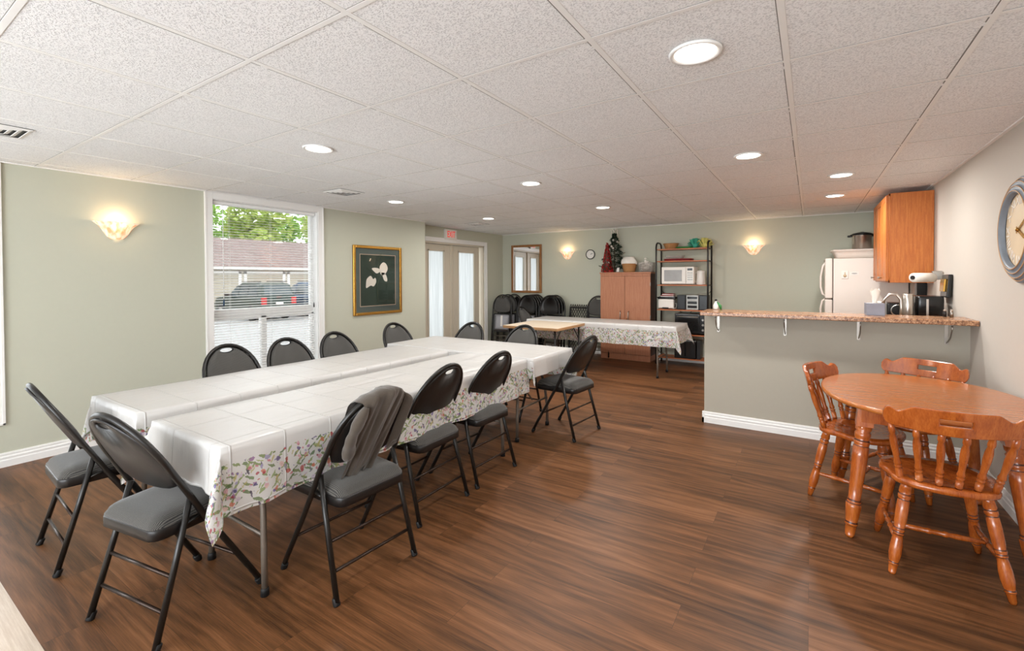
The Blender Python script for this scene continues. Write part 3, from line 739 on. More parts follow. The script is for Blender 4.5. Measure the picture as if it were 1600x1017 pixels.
def make_mates(label, group):
    t = thing('mates_chair', label, 'chair', group=group)
    o = []
    for k in range(48):
        a = 2*PI*k/48; c, s = math.cos(a), math.sin(a)
        x = .225*math.copysign(abs(c)**.8, c); y = .215*math.copysign(abs(s)**.8, s)
        if s < 0: x *= 1-.10*math.exp(-((y+.07)/.05)**2)
        o.append((x, y))
    b = B(); b.rings([[(x*s, y*s, z) for x, y in o] for s, z in ((.93, .415), (.985, .42), (1, .43), (.995, .442), (.96, .45), (.8, .447), (.5, .441), (.05, .439))]); link('seat', b, 'maple', t)
    for sx in (-1, 1):
        for sy in (-1, 1):
            b = B(); b.turn((sx*.205, sy*.215, 0), (sx*.14, sy*.14, .425), LEG, 16, 1.05, True); link('leg', b, ['maple', 'maple_groove'], t)
        b = B(); z = .15; lx = .205-.065*z/.425; b.turn((sx*lx, -.19, z), (sx*lx, .19, z), STR, 12, 1.05, True); link('stretcher', b, ['maple', 'maple_groove'], t)
    b = B(); b.turn((-.182, 0, .15), (.182, 0, .15), STR, 12, 1.05, True); link('stretcher', b, ['maple', 'maple_groove'], t)
    yc = lambda u: -.275+1.25*u*u
    for i in range(6):
        f = (i-2.5)/2.5; u = f*.215; b = B(); b.turn((f*.165, -.185+.04*f*f, .44), (u, yc(u)-.0, .725), SPI, 12, 1.15, True); link('spindle', b, ['maple', 'maple_groove'], t)
    # crest rail with hand slot
    def top(u): a = abs(u); return .80+.012*math.cos(a*18)*0+(.025 if a < .14 else (.025-.032*min(1, (a-.14)/.045) if a < .2 else -.007+.018*math.sin(min(1, (a-.2)/.035)*PI/2)))
    def bot(u): a = abs(u); return .712+.012*(1-(a/.26)**2)*0-.006*math.cos(a*12)
    us = [-.243+.486*i/64 for i in range(65)]; prof = []
    bm = bmesh.new(); cols = []
    for u in us:
        a = abs(u); e = 1 if a < .217 else math.sqrt(max(.02, 1-((a-.217)/.027)**2)); tz, bz = top(u), bot(u); mid = (tz+bz)/2+.0
        tz, bz = mid+(tz-mid)*e, mid+(bz-mid)*e; s0, s1 = mid-.012, mid+.018
        lean_ = lambda z: (z-.72)*-.25
        zs = (bz, max(bz, min(s0, tz)), max(bz, min(s1, tz)), tz)
        th = .011*(1 if a < .25 else .8)
        cols.append([[bm.verts.new((u, yc(u)+lean_(z)+q*th, z)) for z in zs] for q in (-1, 1)])
    hole = lambda i: abs((us[i]+us[i+1])/2) < .056
    def F(*v):
        try: f = bm.faces.new(v); f.smooth = False
        except ValueError: pass
    for i in range(64):
        A_, B_ = cols[i], cols[i+1]
        for q in (0, 1):
            for r in range(3):
                if r == 1 and hole(i): continue
                F(A_[q][r], B_[q][r], B_[q][r+1], A_[q][r+1])
        F(A_[0][0], A_[1][0], B_[1][0], B_[0][0]); F(A_[0][3], B_[0][3], B_[1][3], A_[1][3])
        if hole(i):
            F(A_[0][1], B_[0][1], B_[1][1], A_[1][1]); F(A_[0][2], A_[1][2], B_[1][2], B_[0][2])
            if not hole(i-1): F(A_[0][1], A_[0][2], A_[1][2], A_[1][1])
            if not hole(i+1): F(B_[0][1], B_[1][1], B_[1][2], B_[0][2])
    for E_ in (cols[0], cols[-1]):
        for r in range(3): F(E_[0][r], E_[1][r], E_[1][r+1], E_[0][r+1])
    link('crest_rail', bm, 'maple', t, .005, 3)
    return t
MG = 'maple chairs around the oval table'
m0 = make_mates('orange maple chair nearest the camera, its spindle back turned to us', MG)
m0.location = (.53, 3.03, 0); m0.rotation_euler = (0, 0, R(2))
dup(m0, (.275, 3.655, 0), R(-110), 'orange maple chair at the left end of the oval table', MG)
dup(m0, (.555, 4.06, 0), R(150), 'orange maple chair behind the oval table, against the bar wall', MG)
def oval_table():
    t = thing('oval_table', 'oval orange maple dining table in the right corner with turned legs', 'table', (.535, 3.52, 0))
    o = [(.475*math.copysign(abs(math.cos(a))**.92, math.cos(a)), .60*math.copysign(abs(math.sin(a))**.92, math.sin(a))) for a in [2*PI*k/72 for k in range(72)]]
    b = B(); b.rings([[(x*s, y*s, z) for x, y in o] for s, z in ((.97, .708), (.995, .712), (1, .722), (.995, .732), (.985, .736))]); link('tabletop', b, 'maple_top', t)
    b = B()
    for x in (-.3, .285): b.box(x, x+.018, -.41, .41, .63, .71)
    for y in (-.42, .402): b.box(-.3, .3, y, y+.018, .63, .71)
    link('apron', b, 'maple', t)
    P = [(0, .018), (.02, .022), (.09, .027), (.095, .03), (.11, .031), (.12, .027), (.15, .031), (.23, .036), (.26, .036), (.265, .031), (.28, .033), (.29, .028), (.4, .031), (.62, .037), (.7, .036), (.705, .032), (.72, .036), (.74, .036), (.75, .03), (.77, .036), (.8, .037), (.815, .03), (.83, .037), (.86, .038)]
    for sx in (-1, 1):
        for sy in (-1, 1):
            f, tp = (sx*.35, sy*.435, 0), (sx*.275, sy*.375, .705)
            b = B(); b.turn(f, tp, P, 18, 1.0, True)
            d = Vector(tp)-Vector(f); p = Vector(f)+d*.86; a, c = Vector((1, 0, 0)), Vector((0, 1, 0))
            b.rings([[q+a*x*.038+c*y*.038 for x, y in ((-1, -1), (1, -1), (1, 1), (-1, 1))] for q in (p, Vector(tp))], smooth=False)
            link('leg', b, ['maple', 'maple_groove'], t)
oval_table()
# ================================================================== BAR, KITCHEN
b = B(); b.rings([[(x, y, z) for x, y in ((-.86, 4.53+e), (XR-.004, 4.53+e), (XR-.004, 4.93), (-.86, 4.93))] for z, e in ((1.060, .004), (1.064, 0), (1.09, 0), (1.098, .006))], smooth=False)
tag(link('bar_counter', b, 'granite', bevel=.003), 'brown speckled laminate bar top running from half wall end to right wall', 'counter')
for i, x in enumerate((-.738, -.187, .34, .88)):
    lb = ['leftmost of the four metal brackets under the bar top', 'second bracket from the left under the bar top', 'third bracket from the left under the bar top', 'rightmost of the four metal brackets under the bar top'][i]
    t = thing('shelf_bracket', lb, 'bracket', (x, 4.775, 1.06), group='metal brackets under the bar top')
    b = B(); b.box(-.012, .012, -.006, -.001, -.17, -.002); link('wall_plate', b, 'nickel', t, .001)
    b = B(); b.box(-.012, .012, -.19, -.001, -.006, -.001); link('top_plate', b, 'nickel', t, .001)
    b = B(); b.tube([(0, -.175, -.01), (0, -.165, -.05), (0, -.12, -.105), (0, -.05, -.14), (0, -.008, -.155)], .005, 8); link('curved_strut', b, 'nickel', t)
    b = B(); b.turn((0, -.012, -.165), (0, -.003, -.165), [(0, .006), (1, .007)], 8); link('screw', b, 'nickel', t)
# tissue box
t = thing('tissue_box', 'grey tissue box with a white tissue standing on the bar top', 'tissue box', (.445, 4.80, 1.098), R(3))
M['tissue_box'] = simple('grey_blue_printed_card', '8A8C98', .5, var=.25, scale=9)
b = B(); b.box(-.06, .06, -.06, .06, 0, .10); link('carton', b, ['tissue_box'], t, .002)
b = B(); b.prism([(.035*math.cos(2*PI*k/24), .018*math.sin(2*PI*k/24)) for k in range(24)], .1, .1015); link('opening', b, 'white_plastic', t)
b = B(); rr = []
for j in range(9):
    f = j/8; rr.append([((.012+.02*f)*math.cos(a)*(1+.25*math.sin(3*a+f*4))+.006*f, (.008+.012*f)*math.sin(a)*(1+.3*math.cos(2*a+f*3)), .1+.11*f+.012*f*math.sin(3*a)) for a in [2*PI*k/20 for k in range(20)]])
b.rings(rr, cap=False); link('tissue', b, 'white_cloth', t)
# shakers
for i, x in enumerate((.885, .925)):
    t = thing('shaker', ['small pepper shaker on the bar top, the left one', 'small salt shaker on the bar top next to right wall'][i], 'shaker', (x, 4.86, 1.098), group='shakers on the bar top')
    b = B(); b.lathe((0, 0, 0), [(0, .012), (.03, .012), (.045, .009)], 12); link('body', b, 'nickel' if i else 'vinyl_black', t)
    b = B(); b.lathe((0, 0, 0), [(.045, .0105), (.055, .010), (.06, .004)], 12); link('cap', b, 'steel', t)
# small decorative bottle at the bar end
t = thing('glass_ornament', 'small green glass bird-like ornament at the left end of the bar top', 'ornament', (-.775, 4.86, 1.098))
b = B(); b.lathe((0, 0, 0), [(0, .018), (.008, .024), (.04, .026), (.07, .012), (.085, .006)], 16); link('body', b, 'white_plastic', t)
b = B(); b.lathe((0, 0, 0), [(.083, .008), (.095, .014), (.105, .004)], 12); link('stopper', b, 'vinyl_black', t)
b = B(); b.tube([(0, 0, .075), (.02, 0, .06), (.04, 0, .035), (.045, 0, .0)], [.006, .012, .014, .006], 8); link('leaf', b, 'green', t)
# lower kitchen counter in an L
M['kitchen_top'] = M['granite']
t = thing('kitchen_base_unit', 'low kitchen cupboard run hidden behind the bar, along the right wall', 'cupboard', (.70, 5.9, 0))
b = B(); b.box(-.29, .308, -.99, 1.0, .1, .87); link('body', b, 'oak', t, .003)
b = B(); b.box(-.24, .308, -.99, 1.0, 0, .1); link('plinth', b, 'dark_wood', t)
for k in range(4):
    b = B(); b.box(-.308, -.29, -.985+k*.5, -.505+k*.5, .12, .855); d = link('door', b, 'oak', t, .004)
    b = B(); b.ball((-.32, -.55+k*.5, .8), .012); link('knob', b, 'nickel', d)
b = B(); b.box(.385, XR-.004, 4.905, 6.92, .872, .91); tag(link('kitchen_worktop', b, 'granite', bevel=.004), 'speckled kitchen worktop behind the bar under the wall cupboard', 'worktop')
# black roaster / deep fryer with open lid
t = thing('deep_fryer', 'large black countertop appliance with its lid standing open by right wall', 'appliance', (.86, 5.38, .91))
b = B(); b.rings([[(x, y, z) for x, y in rrect(-.09, .10, -.12, .14, .035)] for z in (0, .32)]+[[(x*.97, y*.97, .335) for x, y in rrect(-.09, .10, -.12, .14, .035)]]); link('body', b, 'black_plastic', t)
b = B(); b.box(-.02, -.005, -.124, -.118, .03, .31); link('trim_strip', b, 'steel', t)
b = B(); b.box(.085, .115, -.11, .12, .33, .53, Matrix.Rotation(R(4), 4, 'Y')); l = link('lid', b, 'black_plastic', t, .008)
b = B(); b.box(.068, .084, -.07, .07, .38, .49, Matrix.Rotation(R(4), 4, 'Y')); link('lid_liner', b, 'gold', l, .004)
# airpot / cylinder with arched spout
t = thing('kitchen_faucet', 'steel gooseneck faucet rising behind the bar', 'faucet', (.655, 5.15, .91))
b = B(); b.lathe((0, 0, 0), [(0, .028), (.015, .03), (.03, .022), (.12, .02)], 18); link('base', b, 'steel', t)
b = B(); b.tube([(0, 0, .1), (.005, 0, .24), (.0, 0, .31), (-.03, 0, .352), (-.075, 0, .35), (-.11, 0, .31), (-.125, 0, .25)], .0115, 12); link('spout', b, 'steel', t)
b = B(); b.tube([(0, 0, .1), (.03, -.01, .14)], .007, 8); link('handle', b, 'steel', t)
t = thing('steel_thermos', 'steel cylinder canister with black base beside the black appliance', 'canister', (.715, 5.24, .91))
b = B(); b.lathe((0, 0, 0), [(.17, .036), (.18, .039), (.345, .039), (.355, .033)], 20); link('body', b, 'steel', t)
b = B(); b.lathe((0, 0, 0), [(0, .05), (.02, .055), (.1, .048), (.17, .04)], 20); link('base', b, 'black_plastic', t)
# toaster by the tissue box
t = thing('toaster', 'silver and black toaster behind the bar, right of tissue box', 'toaster', (.60, 5.62, .91))
b = B(); b.box(-.02, .10, -.12, .12, .01, .26); link('body', b, 'black_plastic', t, .02, 3)
b = B(); b.box(-.05, -.018, -.118, .118, .02, .265); link('side_panel', b, 'white_plastic', t, .01)
b = B(); b.box(.0, .02, -.09, .09, .258, .264); link('slot', b, 'silver_plastic', t)
t = thing('coffee_grinder', 'low black kitchen machine with chrome ring in front of the toaster', 'appliance', (.665, 5.42, .91))
b = B(); b.box(-.08, .05, -.07, .07, 0, .27); link('body', b, 'black_plastic', t, .015, 3)
b = B(); b.tube([(.0+.05*math.cos(a), -.072, .2+.05*math.sin(a)) for a in [2*PI*k/20 for k in range(20)]], .005, 6, True); link('chrome_ring', b, 'steel', t)
# paper towel roll under cupboard
t = thing('paper_towel_roll', 'white paper towel roll on holder beneath the wall cupboard', 'paper towel', (.845, 5.55, 1.405))
b = B(); b.turn((-.06, -.05, .0), (.1, .09, .0), [(0, .02), (.02, .042), (.98, .042), (1, .02)], 24); link('roll', b, 'white_cloth', t)
b = B(); b.turn((-.066, -.055, 0), (-.054, -.045, 0), [(0, .019), (1, .019)], 16); link('core', b, 'vinyl_black', t)
b = B(); b.box(.09, .16, .06, .1, -.02, .06); link('holder', b, 'nickel', t, .003)
# black upright panel beneath cupboard (range edge)
b = B(); b.box(.93, XR-.002, 6.3, 6.42, .912, 1.35); tag(link('black_wall_panel', b, 'black_plastic', bevel=.004), 'black upright strip on wall between worktop and wall cupboard', 'panel')
# wall cupboard
t = thing('wall_cupboard', 'golden oak wall cupboard hanging high on the right wall', 'cupboard', (XR, 6.0, 1.353))
b = B(); b.box(-.335, -.003, 0, 1.12, 0, .905); link('body', b, 'oak', t, .002)
b = B(); b.box(-.345, -.335, 0, .03, 0, .905); b.box(-.345, -.335, 1.09, 1.12, 0, .905); b.box(-.345, -.335, 0, 1.12, 0, .03); b.box(-.345, -.335, 0, 1.12, .875, .905); link('face_frame', b, 'oak', t, .002)
for k in range(3):
    y0 = .012+k*.367; y1 = y0+.36; b = B()
    b.box(-.362, -.345, y0, y1, .015, .89); b.box(-.368, -.362, y0, y0+.055, .015, .89); b.box(-.368, -.362, y1-.055, y1, .015, .89); b.box(-.368, -.362, y0+.055, y1-.055, .015, .07); b.box(-.368, -.362, y0+.055, y1-.055, .835, .89)
    b.box(-.366, -.362, y0+.08, y1-.08, .095, .81); d = link('door', b, 'oak', t, .003)
    b = B(); yk = (y1-.03) if k != 1 else y0+.03; b.turn((-.368, yk, .05), (-.395, yk, .05), [(0, .006), (.4, .005), (.6, .012), (1, .009)], 12); link('knob', b, 'nickel', d)
# fridge
t = thing('refrigerator', 'white refrigerator with freezer on top standing in the kitchen corner', 'refrigerator', (.215, 7.27, 0))
b = B(); b.box(.035, .785, -.0, .68, .02, 1.65); link('body', b, 'fridge_white', t, .008)
b = B(); b.box(-.055, .028, -.004, .684, 1.13, 1.655); d1 = link('freezer_door', b, 'fridge_white', t, .014, 3)
b = B(); b.box(-.055, .028, -.004, .684, .06, 1.118); d2 = link('fridge_door', b, 'fridge_white', t, .014, 3)
b = B(); b.tube([(-.05, .05, 1.60), (-.075, .05, 1.56), (-.10, .05, 1.42), (-.10, .05, 1.28), (-.08, .05, 1.19), (-.05, .05, 1.165)], .013, 8); link('handle', b, 'fridge_white', d1)
b = B(); b.tube([(-.05, .05, 1.12), (-.08, .05, 1.10), (-.10, .05, 1.0), (-.10, .05, .8), (-.05, .05, .7)], .013, 8); link('handle', b, 'fridge_white', d2)
b = B(); b.box(.06, .78, .02, .66, 0, .02); link('base', b, 'black_plastic', t)
t = thing('fridge_magnet', 'small cream bottle-shaped magnet on the side of the refrigerator', 'magnet', (.372, 7.262, 1.44))
b = B(); b.box(-.035, .035, -.003, .004, -.05, .05); link('backing', b, 'white_plastic', t, .002)
b = B(); b.ball((0, -.004, -.015), .018, 2); b.box(-.005, .005, -.01, -.003, 0, .032); link('bottle', b, simple('cream_magnet', 'C9B08A', .5), t)
t = thing('fridge_sticker', 'small printed sticker on the side of the refrigerator', 'sticker', (.47, 7.265, 1.455))
b = B(); b.box(-.045, .045, -.001, .003, -.022, .022); link('label', b, 'white_plastic', t)
b = B(); b.prism([(.03*math.cos(2*PI*k/24), .008*math.sin(2*PI*k/24)) for k in range(24)], -.0005, .0005); o = link('emblem', b, 'silver_plastic', t); o.rotation_euler = (PI/2, 0, 0); o.location = (0, -.0016, 0)
t = thing('plastic_tub', 'shallow white plastic tub on top of the refrigerator', 'tub', (.585, 7.60, 1.655))
b = B(); b.rings([[(x*s*1.0, y*s, z) for x, y in rrect(-.35, .38, -.26, .26, .05)] for s, z in ((.86, 0), (.9, .05), (.97, .09), (1.02, .095), (1.02, .105), (.96, .103), (.84, .012))]); link('tub', b, simple('milky_plastic', 'E9DDD2', .35), t)
b = B(); b.box(-.33, .36, -.25, .25, .106, .114); link('lid', b, simple('milky_lid', 'E6DAD0', .35), t, .003)
t = thing('slow_cooker', 'round stainless pot with black lid on the white tub above the refrigerator', 'pot', (.565, 7.56, 1.770))
b = B(); b.lathe((0, 0, 0), [(0, .095), (.01, .105), (.18, .107), (.185, .11)], 32); link('pot', b, 'steel', t)
b = B(); b.lathe((0, 0, 0), [(.185, .125), (.195, .128), (.215, .09), (.228, .03), (.233, .012)], 32); link('lid', b, 'black_plastic', t)
for s in (-1, 1):
    b = B(); b.box(s*.105 if s > 0 else -.155, .155 if s > 0 else -.105, -.03, .03, .165, .19); link('handle', b, 'black_plastic', t, .01)

# ================================================================== TALL CUPBOARD AND THINGS ON IT
t = thing('tall_cupboard', 'tall salmon-brown two-door cupboard against the back wall', 'cupboard', (-2.66, 7.62, 0))
b = B(); b.box(-.44, .44, .018, .32, .10, 1.478); link('body', b, 'dark_wood', t, .002)
b = B(); b.box(-.435, .435, .01, .31, 0, .10); link('plinth', b, 'cherry_front', t, .002)
b = B(); b.box(-.45, .45, -.01, .325, 1.478, 1.505); b.box(-.44, .44, .0, .018, 1.44, 1.478); link('top_board', b, 'cherry_front', t, .004)
for s in (-1, 1):
    b = B(); b.box(-.437 if s < 0 else .003, -.003 if s < 0 else .437, -.0, .018, .105, 1.437); d = link('door', b, 'cherry_front', t, .002)
    b = B(); b.tube([(s*.075, -.002, .66), (s*.07, -.03, .68), (s*.07, -.034, .75), (s*.07, -.03, .82), (s*.075, -.002, .84)], .007, 8); link('handle', b, 'nickel', d)
    for z in (.25, .75, 1.3):
        b = B(); b.box(s*.437-.004*(s > 0), s*.437+.004*(s < 0)+.004*(s > 0), -.003, .012, z-.03, z+.03); link('hinge', b, 'nickel', d)
b = B(); b.turn((.035, -.006, .71), (.035, .0, .71), [(0, .008), (1, .009)], 12); link('lock', b, 'gold', t)
rnd = random.Random(7)
def xmas():
    t = thing('christmas_tree', 'small green artificial Christmas tree with white flowers on the cupboard', 'christmas tree', (-2.90, 7.78, 1.505))
    b = B()
    for k in range(2600):
        h = rnd.random()**1.25; z = .06+h*.62; r = (1-h)*.27+.03; tier = .75+.25*math.cos(z*55); a = rnd.uniform(0, 2*PI); rr = r*tier*rnd.uniform(.45, 1)
        p = Vector((rr*math.cos(a), rr*math.sin(a)*.6, z)); d = Vector((math.cos(a)+rnd.uniform(-.5, .5), math.sin(a)+rnd.uniform(-.5, .5), rnd.uniform(-.4, .5))).normalized()*rnd.uniform(.02, .04)
        n = d.cross(Vector((rnd.uniform(-1, 1), rnd.uniform(-1, 1), 1))).normalized()*.011
        v = [b.bm.verts.new(q) for q in (p-n, p+n, p+d)]; b.bm.faces.new(v)
    link('foliage', b, 'pine', t)
    b = B(); b.turn((0, 0, 0), (0, 0, .7), [(0, .018), (.1, .01), (1, .005)], 8); link('trunk', b, 'bark', t)
    for k in range(9):
        h = rnd.uniform(.05, .85); a = rnd.uniform(PI, 2*PI); r = ((1-h)*.18+.02); b = B()
        for q in range(5): b.ball((r*math.cos(a)+.012*math.cos(q*1.256), r*math.sin(a)*.75-.01, .06+h*.6+.012*math.sin(q*1.256)), .009)
        link('white_flower', b, 'white_cloth', t)
    b = B()
    for s in (-1, 1): b.tube([(0, 0, .70), (s*.03, -.01, .76), (s*.055, -.01, .75), (s*.05, 0, .70), (s*.06, 0, .64)], [.01, .016, .014, .012, .005], 8, flat=.5)
    b.ball((0, -.01, .72), .02); link('bow', b, 'white_cloth', t)
xmas()
t = thing('berry_cone', 'red berry-covered cone tree standing in front of green Christmas tree', 'decoration', (-3.0, 7.69, 1.505))
b = B(); b.lathe((0, 0, 0), [(0, .085), (.2, .055), (.5, .012), (.52, .004)], 16); link('cone', b, 'dark_wood', t)
b = B()
for k in range(420):
    h = rnd.random()**1.3; a = rnd.uniform(0, 2*PI); r = .09*(1-h)+.014; b.ball((r*math.cos(a), r*math.sin(a), .008+h*.51), rnd.uniform(.007, .011), 1)
o = link('berries', b, 'berries', t); o['kind'] = 'stuff'
t = thing('small_card', 'small grey card leaning between the Christmas tree and basket', 'card', (-2.80, 7.66, 1.505), R(-15))
b = B(); b.box(-.03, .03, 0, .004, 0, .085, Matrix.Rotation(R(-14), 4, 'X')); link('card', b, 'silver_plastic', t)
b = B(); b.box(-.024, .024, -.001, .0, .008, .077, Matrix.Rotation(R(-14), 4, 'X')); link('picture', b, 'white_plastic', t)
def basket(loc, r, h, mat, label, handle=False):
    t = thing('wicker_basket', label, 'basket', loc)
    b = B(); prof = []
    for k in range(9): z = h*k/8; prof.append((z, r*(.72+.28*(k/8))+(.003 if k % 2 else 0)))
    prof += [(h+.006, r*1.02), (h, r*.94), (h*.5, r*.84), (.01, r*.66)]
    b.lathe((0, 0, 0), prof, 28, rib=.012, nr=14); link('weave', b, mat, t)
    b = B(); b.tube([(r*math.cos(a), r*math.sin(a), h) for a in [2*PI*k/28 for k in range(28)]], .006, 6, True); link('rim', b, mat, t)
    return t
basket((-2.62, 7.74, 1.505), .125, .14, 'wicker', 'tan wicker basket with white cloth heaped in it on the cupboard')
def heap(loc, r, hz, label, seed, cat='cloth', name='white_cloth_bundle', mat='white_cloth'):
    rn = random.Random(seed); b = B(); rr = []
    for j in range(13):
        f = j/12; rr.append([(loc[0]+r*math.cos(f*PI/2)**.6*(1+.16*math.sin(3*a+f*5+seed)+.08*math.sin(7*a+f*9))*math.cos(a), loc[1]+.8*r*math.cos(f*PI/2)**.6*(1+.12*math.sin(4*a+f*6))*math.sin(a), loc[2]+hz*math.sin(f*PI/2)*(1+.12*math.sin(2*a+seed)*math.cos(f*PI/2))) for a in [2*PI*k/30 for k in range(30)]])
    b.rings(rr); return tag(link(name, b, mat), label, cat)
heap((-2.62, 7.74, 1.64), .125, .135, 'crumpled white cloth heaped in the tan basket', 2)
t = thing('clear_bin', 'clear plastic bin of white flowers at right end of the cupboard top', 'bin', (-2.33, 7.78, 1.505))
n = N('smoky_clear_plastic'); n.col(lin('C9C4BC')); n.set(Roughness=.15, Alpha=.35); M['clearbin'] = n.m
b = B(); b.rings([[(x*s, y*s, z) for x, y in rrect(-.125, .125, -.09, .09, .02)] for s, z in ((.85, 0), (1, .155), (1.04, .16), (1.0, .157), (.84, .004))]); link('tub', b, 'clearbin', t)
t = thing('white_flower_bunch', 'bunch of white fabric flowers piled in the clear bin', 'artificial flowers', (-2.35, 7.78, 1.515))
b = B()
for k in range(46):
    a = rnd.uniform(0, 2*PI); q = rnd.random(); b.ball((.085*q*math.cos(a), .06*q*math.sin(a), .03+.18*rnd.random()*(1.1-q*.5)), rnd.uniform(.018, .034), 1, .6)
link('petals', b, 'white_cloth', t)

# ================================================================== SHELF RACK
t = thing('shelf_rack', 'black tube rack with six orange-brown shelves next to the tall cupboard', 'shelving', (-1.72, 7.74, 0))
hw, d0, d1 = .395, -.16, .15
for s in (-1, 1):
    b = B(); b.tube([(s*hw, d0, 0), (s*hw, d0, 1.90), (s*hw, d0+.025, 1.955), (s*hw, d0+.08, 1.98), (s*hw, d1-.08, 1.98), (s*hw, d1-.025, 1.955), (s*hw, d1, 1.90), (s*hw, d1, 0)], .0135, 10); link('side_frame', b, 'black_metal', t)
SZ = [1.875, 1.68, 1.295, .895, .505, .12]
for z in SZ:
    b = B(); b.box(-hw+.012, hw-.012, d0+.005, d1, z-.018, z); link('shelf', b, 'shelf_wood', t, .003)
    for s in (-1, 1):
        b = B(); b.tube([(s*hw, d0, z-.01), (s*hw, d1, z-.01)], .007, 6); link('side_rail', b, 'black_metal', t)
b = B(); b.tube([(-hw, d1+.005, .3), (hw, d1+.005, 1.2)], .005, 6); b.tube([(hw, d1+.005, .3), (-hw, d1+.005, 1.2)], .005, 6); link('cross_brace', b, 'black_metal', t)
RX, RY = -1.72, 7.74
basket((RX-.20, RY, 1.876), .12, .085, 'wicker', 'shallow round wicker bowl at left end of the top rack shelf')
t = thing('green_tray', 'flat green leaf-shaped tray in the middle of the top rack shelf', 'tray', (RX+.02, RY-.03, 1.876))
b = B(); b.rings([[(x*s, y*s, z) for x, y in rrect(-.13, .13, -.07, .07, .05)] for s, z in ((.85, 0), (1, .018), (1.03, .025), (.8, .006))]); link('tray', b, 'green', t)
b = B(); b.box(-.10, .10, -.05, .05, .018, .03); link('napkins', b, 'green', t, .008)
t = thing('gift_wrapped_bundle', 'bundle wrapped in teal and yellow tissue on the top rack shelf', 'gift', (RX+.25, RY-.0, 1.876))
for nm, mt, x0, sd in (('teal_tissue', 'teal', -.07, 1), ('yellow_tissue', 'yellow', .07, 2)):
    b = B()
    for k in range(15):
        a = -1.2+2.4*k/14; r = .17; c = Vector((x0, rnd.uniform(-.05, .05), .0)); p = c+Vector((r*.75*math.sin(a), 0, r*math.cos(a)*.95)); q = Vector((.018, .02*(-1)**k, 0))
        b.rings([[c-q*.4, c+q*.4, c+q*.4+Vector((0, .004, 0)), c-q*.4+Vector((0, .004, 0))], [p-q, p+q, p+q+Vector((0, .004, 0)), p-q+Vector((0, .004, 0))]], smooth=False)
    b.ball((x0, 0, .045), .05, 2, .8); link(nm, b, mt, t)
t = thing('glass_dish', 'clear glass baking dish stacked on the red tray', 'dish', (RX-.13, RY-.02, 1.716))
b = B(); b.rings([[(x*s, y*s, z) for x, y in rrect(-.14, .14, -.09, .09, .03)] for s, z in ((.85, 0), (1, .045), (1.03, .048), (.97, .046), (.83, .004))]); link('dish', b, 'clearbin', t)
t = thing('red_tray', 'stack of dark red trays on the second rack shelf', 'tray', (RX-.07, RY-.02, 1.681))
for k in range(3):
    b = B(); b.rings([[(x*s, y*s, z+k*.012) for x, y in rrect(-.22, .22, -.11, .11, .03)] for s, z in ((.94, 0), (1, .009), (.97, .009), (.92, .004))]); link('tray', b, 'red', t)
# microwave
t = thing('microwave', 'white microwave oven on the third rack shelf', 'microwave', (RX-.06, RY-.01, 1.296))
b = B(); b.box(-.25, .25, -.14, .14, .01, .285); link('body', b, 'white_plastic', t, .008)
b = B(); b.box(-.247, .13, -.155, -.14, .014, .28); d = link('door', b, 'white_plastic', t, .006)
b = B(); b.box(-.205, .07, -.158, -.154, .055, .235); link('door_window', b, simple('grey_oven_window', '9B9A98', .2, var=.2, scale=8), d)
b = B(); b.box(.135, .247, -.155, -.14, .014, .28); p = link('control_panel', b, 'white_plastic', t, .004)
b = B(); b.box(.155, .228, -.158, -.154, .225, .258); link('display', b, 'dark_glass', p)
b = B()
for r in range(4):
    for c in range(3): b.box(.157+c*.026, .177+c*.026, -.158, -.154, .07+r*.035, .092+r*.035)
link('keypad', b, 'silver_plastic', p)
t = thing('cream_pitcher', 'cream plastic kettle jug right of the microwave', 'pitcher', (RX+.27, RY-.04, 1.296))
b = B(); b.lathe((0, 0, 0), [(0, .062), (.01, .068), (.12, .062), (.19, .058), (.215, .062), (.222, .04), (.23, .012)], 24); link('jug', b, 'white_plastic', t)
b = B(); b.tube([(-.055, 0, .19), (-.095, 0, .185), (-.10, 0, .12), (-.09, 0, .05), (-.062, 0, .035)], .010, 8); link('handle', b, 'white_plastic', t)
# toaster with things on it, stereo
t = thing('white_toaster', 'white two-slice toaster at left end of the fourth rack shelf', 'toaster', (RX-.25, RY-.02, .896))
b = B(); b.box(-.13, .12, -.09, .09, .012, .165); link('body', b, 'white_plastic', t, .02, 3)
b = B(); b.box(-.09, .09, -.012, .012, .16, .167); link('slot', b, 'black_plastic', t)
b = B(); b.box(-.06, .04, -.092, -.088, .012, .03); link('crumb_tray', b, 'black_plastic', t)
b = B(); b.tube([(.12, -.02, .1), (.16, -.05, .08), (.15, -.06, .02), (.11, -.1, .01)], .004, 6); link('power_cord', b, 'white_plastic', t)
t = thing('black_tray', 'black dish rack tray lying on the white toaster', 'tray', (RX-.24, RY-.02, 1.062))
b = B(); b.rings([[(x*s, y*s, z) for x, y in rrect(-.16, .15, -.1, .1, .02)] for s, z in ((.92, 0), (1, .03), (.97, .03), (.9, .006))]); link('tray', b, 'black_plastic', t)
t = thing('food_packages', 'red and white packets lying on the black tray over the toaster', 'packets', (RX-.24, RY-.02, 1.094))
for i, (mt, z, a) in enumerate((('white_plastic', 0, 4), ('red', .016, -6), ('white_plastic', .03, 8), ('red', .042, -3))):
    b = B(); b.box(-.11+.01*i, .10, -.06, .06, z, z+.014, Matrix.Rotation(R(a), 4, 'Z')); link('packet', b, mt, t, .005)
